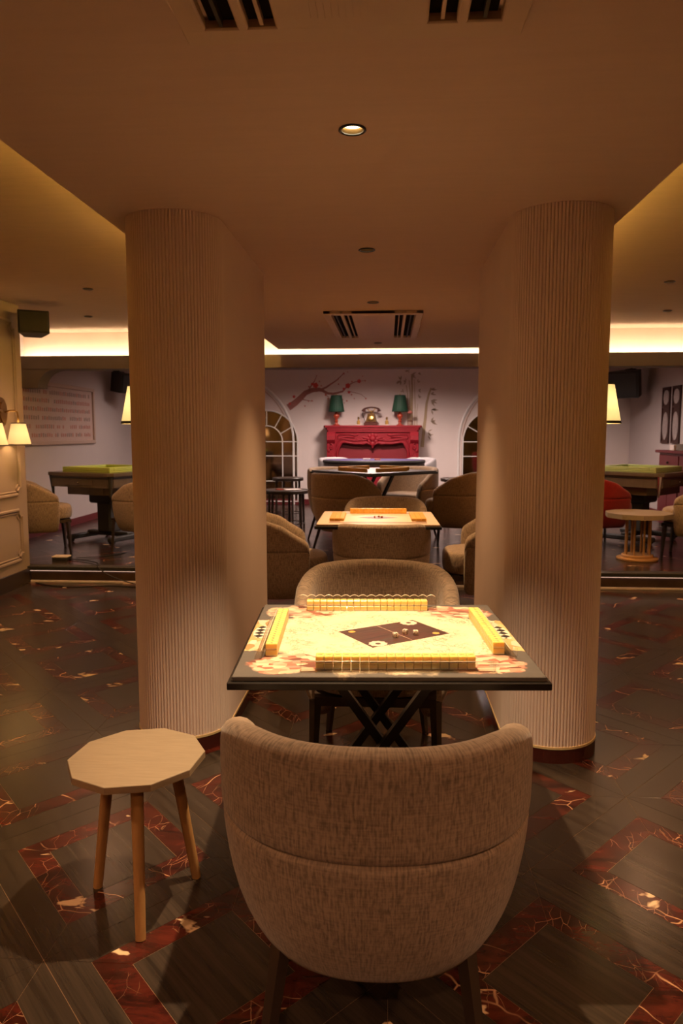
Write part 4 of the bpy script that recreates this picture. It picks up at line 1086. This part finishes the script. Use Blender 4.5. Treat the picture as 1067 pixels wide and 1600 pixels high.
# ------------------------------------------------------------------ red mantelpiece
MX, MY = -.262, 12.42
def mantel():
    t = thing('mantelpiece', 'carved red mantelpiece with scrolled opening against the far wall', 'mantelpiece', (MX, MY, PZ)); H = 1.35; W = .76; D = YB - MY - .005
    rl, rd = M['red_lacquer'], M['red_deep']
    b = B(); pts = [(-W - .05, .02), (-W - .02, -.03), (W + .02, -.03), (W + .05, .02), (W + .05, D), (-W - .05, D)]; prism(b, pts, H - .035, H, .006)
    prism(b, [(x * .965, y + .018) if y < D else (x * .965, y) for x, y in pts], H - .075, H - .035); prism(b, [(x * .94, y + .03) if y < D else (x * .94, y) for x, y in pts], H - .11, H - .075)
    obj('mantel_shelf', b, rl, t)
    # front panel with a scrolled opening
    wo = .585; top = []
    for i in range(33):
        u = -1 + 2 * i / 32; x = u * wo; au = abs(u)
        z = .90 + .165 * math.sin(min(1, (1 - au) / .17) * PI / 2) - .055 * math.exp(-((au) / .12) ** 2) + .015 * math.cos(au * 7)
        top.append((x, z))
    front = [(-W + .13, 0), (-W + .13, H - .11), (W - .13, H - .11), (W - .13, 0), (wo, 0)] + top[::-1] + [(-wo, 0)]
    b = B(); prism_y(b, front, .03, .075); obj('front_panel', b, rl, t)
    b = B(); box(b, -wo - .03, wo + .03, .125, .145, 0, H - .12); obj('fire_back', b, rd, t)
    for s in (-1, 1): obj('reveal', box(B(), s * (wo + .005) - .012, s * (wo + .005) + .012, .075, .125, 0, .92), rd, t)
    b = B(); prism_y(b, [(-.34, 0), (.34, 0)] + [(x, z) for x, z in arc(0, 0, 1, 0, 180, 24) for x, z in [(x * .34, z * .56)]], .085, .125); obj('hearth_arch', b, rl, t)
    obj('opening_moulding', tube(B(), [(-wo, .03, 0)] + [(x, .024, z) for x, z in top] + [(wo, .03, 0)], .020, 8), rl, t, True)
    obj('opening_moulding', tube(B(), [(x * 1.07, .024, z + .05) for x, z in top], .012, 8), rl, t, True)
    for s in (-1, 1):
        b = tube(B(), [(s * .24, .022, 1.20), (s * .30, .022, 1.18), (s * .36, .022, 1.20), (s * .56, .022, 1.20), (s * .58, .022, 1.15), (s * .56, .022, 1.13), (s * .42, .022, 1.165), (s * .30, .022, 1.15)], .012, 6); obj('panel_moulding', b, rl, t, True)
        # pilaster with carved scrolls
        b = B(); x0, x1 = (W - .15, W) if s > 0 else (-W, -W + .15)
        box(b, x0, x1, -.005, D - .01, .10, H - .11, .008); box(b, x0 - .012, x1 + .012, -.02, D - .01, 0, .10, .008); p = obj('pilaster', b, rl, t)
        xm = (x0 + x1) / 2
        b = B()
        for k in range(6):
            z = H - .20 - k * .155
            pts = [(xm + s * .035 * (1 - q / 14) * math.cos(q * .75 + k), -.016, z + .06 * (1 - q / 14) * math.sin(q * .75 + k)) for q in range(12)]
            tube(b, pts, .011, 6); ball(b, (xm, -.012, z), .024, (1, .6, 1), 8); ball(b, (xm + s * .04, -.010, z - .06), .022, (1, .5, 1.5), 8)
        obj('carving', b, rl, p, True)
        b = B(); pts = [(-.02, 0), (-.06, .05), (-.055, .12), (-.02, .17), (0, .17), (0, 0)]
        prism_x(b, [(y, H - .29 + z) for y, z in pts], x0 + .01, x1 - .01); obj('corbel', b, rl, p)
    # central cartouche: rose, leaves and scrolls
    b = B()
    ball(b, (0, .005, 1.13), .05, (1, .6, 1), 14)
    for k in range(8):
        a = 2 * PI * k / 8; ball(b, (.075 * math.cos(a), .015, 1.13 + .062 * math.sin(a)), .032, (1, .5, 1), 10)
    for s in (-1, 1):
        for k in range(5):
            ball(b, (s * (.11 + .035 * k), .022, 1.14 + .014 * math.sin(k * 1.7) - .006 * k), .030 - .003 * k, (1.2, .4, .6), 10)
        tube(b, [(s * (.10 + .02 * q), .014, 1.07 - .03 * math.sin(q * .5)) for q in range(6)], .012, 6)
    ball(b, (0, .012, 1.05), .036, (1.2, .6, 1.3), 10); ball(b, (0, .016, 1.0), .020, (1, .6, 1.6), 8)
    obj('cartouche', b, rl, t, True)
mantel()
SH = PZ + 1.3504
def mantel_lamp(x, label):
    t = thing('table_lamp', label, 'table lamp', (x, 12.60, SH), 0, 'lamps on the mantelpiece')
    b = B(); lathe(b, [(.055, 0), (.058, .012), (.03, .022), (.022, .05), (.034, .07), (.022, .085), (.026, .11), (.048, .145), (.05, .165), (.034, .195), (.014, .215), (.012, .26)], 16); obj('base', b, M['lamp_red'], t, 'auto')
    b = B(); n = 48
    wv = lambda i, z: 1 + .022 * (1 if i % 2 else -1)
    lathe(b, [(.128, .225), (.132, .235), (.118, .32), (.088, .495)], n, cap=False, wave=wv); s = obj('lamp_shade', b, M['green_shade'], t, 'auto')
    b = B(); tube(b, [(.130 * math.cos(2 * PI * i / 32), .130 * math.sin(2 * PI * i / 32), .232) for i in range(32)], .007, 6, True); tube(b, [(.089 * math.cos(2 * PI * i / 24), .089 * math.sin(2 * PI * i / 24), .493) for i in range(24)], .006, 6, True); obj('shade_piping', b, M['green_shade'], s, True)
    b = B(); rod(b, (0, 0, .26), (0, 0, .49), .006, .006, 8); ball(b, (0, 0, .51), .012); obj('stem', b, M['brass'], t, True)
mantel_lamp(-.872, 'table lamp with dark green pleated shade at the left end of mantelpiece')
mantel_lamp(.187, 'table lamp with dark green pleated shade at the right end of mantelpiece')
def telephone():
    t = thing('telephone', 'old fashioned brass and wood telephone in the middle of the mantelpiece', 'telephone', (-.288, 12.60, SH), R_(-8))
    b = B(); box(b, -.115, .115, -.09, .09, 0, .045, .008); box(b, -.10, .10, -.08, .08, .045, .062, .006); obj('plinth', b, M['phone'], t)
    b = B(); prism_y(b, [(-.085, .062), (.085, .062), (.05, .20), (-.05, .20)], -.06, .06); obj('body', b, M['brass_old'], t)
    b = B(); mt = Matrix.Translation((0, -.062, .125)) @ Matrix.Rotation(R_(78), 4, 'X'); t_ = B(); lathe(t_, [(.052, 0), (.052, .012), (.04, .018), (.018, .02)], 20); bmesh.ops.transform(t_, matrix=mt, verts=t_.verts); merge(b, t_); obj('dial', b, M['brass'], t, 'auto')
    b = B(); rod(b, (0, 0, .20), (0, 0, .24), .022, .015, 10)
    for s in (-1, 1): tube(b, [(0, 0, .235), (s * .04, 0, .238), (s * .055, 0, .275), (s * .07, 0, .262)], .008, 8)
    obj('cradle', b, M['brass'], t, True)
    b = B(); tube(b, [(-.12, 0, .275), (-.06, 0, .292), (0, 0, .297), (.06, 0, .292), (.12, 0, .275)], .014, 8)
    for s, r in ((-1, .042), (1, .036)): rod(b, (s * .118, 0, .278), (s * .132, 0, .228), r * .5, r, 12)
    obj('handset', b, M['phone'], t, 'auto')
    b = B(); tube(b, [(-.135, 0, .23), (-.155, 0, .19), (-.13, -.01, .13), (-.10, -.02, .07), (-.11, -.02, .03)], .006, 6); obj('cord', b, M['cable'], t, True)
telephone()
def bottle(x, label):
    t = thing('perfume_bottle', label, 'bottle', (x, 12.55, SH), 0, 'bottles on the mantelpiece')
    obj('stand', box(B(), -.045, .045, -.03, .03, 0, .014, .003), M['paper'], t)
    b = B(); lathe(b, [(.024, .014), (.028, .024), (.028, .07), (.012, .085), (.011, .10)], 12); obj('glass', b, M['bottle_amber'], t, 'auto')
    b = B(); lathe(b, [(.017, .10), (.018, .11), (.014, .14)], 10); obj('stopper', b, M['brass_old'], t, 'auto')
bottle(-.50, 'small amber glass bottle left of the telephone'); bottle(-.03, 'small amber glass bottle right of the telephone')
t = thing('glass_vase', 'clear glass vase with one round pink flower beside the right table lamp', 'vase', (.355, 12.55, SH))
b = B(); lathe(b, [(.045, 0), (.05, .01), (.05, .085), (.047, .085), (.047, .012), (.001, .012)], 18, cap=False); obj('glass', b, M['acrylic'], t, True)
b = B(); lathe(b, [(.042, .014), (.042, .05), (.01, .055)], 14); obj('wax', b, M['plastic_white'], t, 'auto')
b = B(); tube(b, [(0, 0, .05), (.005, 0, .14), (0, 0, .20)], .004, 6); obj('stem', b, M['leaf_paint'], t)
b = B(); ball(b, (0, 0, .215), .034, (1, 1, .85), 12)
for k in range(6): ball(b, (.022 * math.cos(k * PI / 3), .022 * math.sin(k * PI / 3), .208), .02, (1, 1, .8), 8)
obj('flower', b, M['bud_paint'], t, True)

# ------------------------------------------------------------------ small floor things on the left and right platform
t = thing('floor_socket', 'small wooden topped power box on the platform floor, left', 'power box', (-3.17, 7.02, PZ))
obj('housing', box(B(), -.075, .075, -.05, .05, 0, .028, .004), M['black_soft'], t); obj('lid', box(B(), -.078, .078, -.053, .053, .028, .045, .006), M['plastic_white'], t)
t = thing('floor_socket', 'small white power box on the platform floor, far right edge', 'power box', (2.92, 7.15, PZ))
obj('housing', box(B(), -.05, .05, -.05, .05, 0, .02, .004), M['black_soft'], t); obj('lid', box(B(), -.052, .052, -.052, .052, .02, .04, .008), M['plastic_white'], t)
def cable(pts, label, r=.006):
    P = [Vector(p) for p in pts]; out = []
    for i in range(len(P) - 1):
        a, b_, c, d = P[max(i - 1, 0)], P[i], P[i + 1], P[min(i + 2, len(P) - 1)]
        for k in range(6):
            s = k / 6; out.append(.5 * ((2 * b_) + (-a + c) * s + (2 * a - 5 * b_ + 4 * c - d) * s * s + (-a + 3 * b_ - 3 * c + d) * s ** 3))
    out.append(P[-1]); o = obj('power_cable', tube(B(), out, r, 6), M['cable'], None, True); tag(o, label, 'cable', 'power cables')
cable([(-3.24, 6.62, .007), (-3.05, 6.50, .007), (-2.8, 6.46, .007), (-2.5, 6.53, .007), (-2.2, 6.47, .007), (-1.95, 6.44, .007)], 'black power cable snaking along the floor below the platform step')
cable([(-3.10, 7.03, PZ + .010), (-2.9, 6.95, PZ + .010), (-2.72, 6.80, PZ + .012), (-2.66, 6.638, PZ + .009), (-2.55, 6.630, .08), (-2.30, 6.60, .010), (-2.05, 6.55, .007)], 'dark power cable running from the power box down over the step', .005)
cable([(-2.63, 8.1, PZ + .45), (-2.66, 7.85, PZ + .2), (-2.66, 7.75, PZ + .008), (-2.75, 7.3, PZ + .008), (-3.05, 7.08, PZ + .010)], 'thin cable hanging from the left game table to the floor', .004)
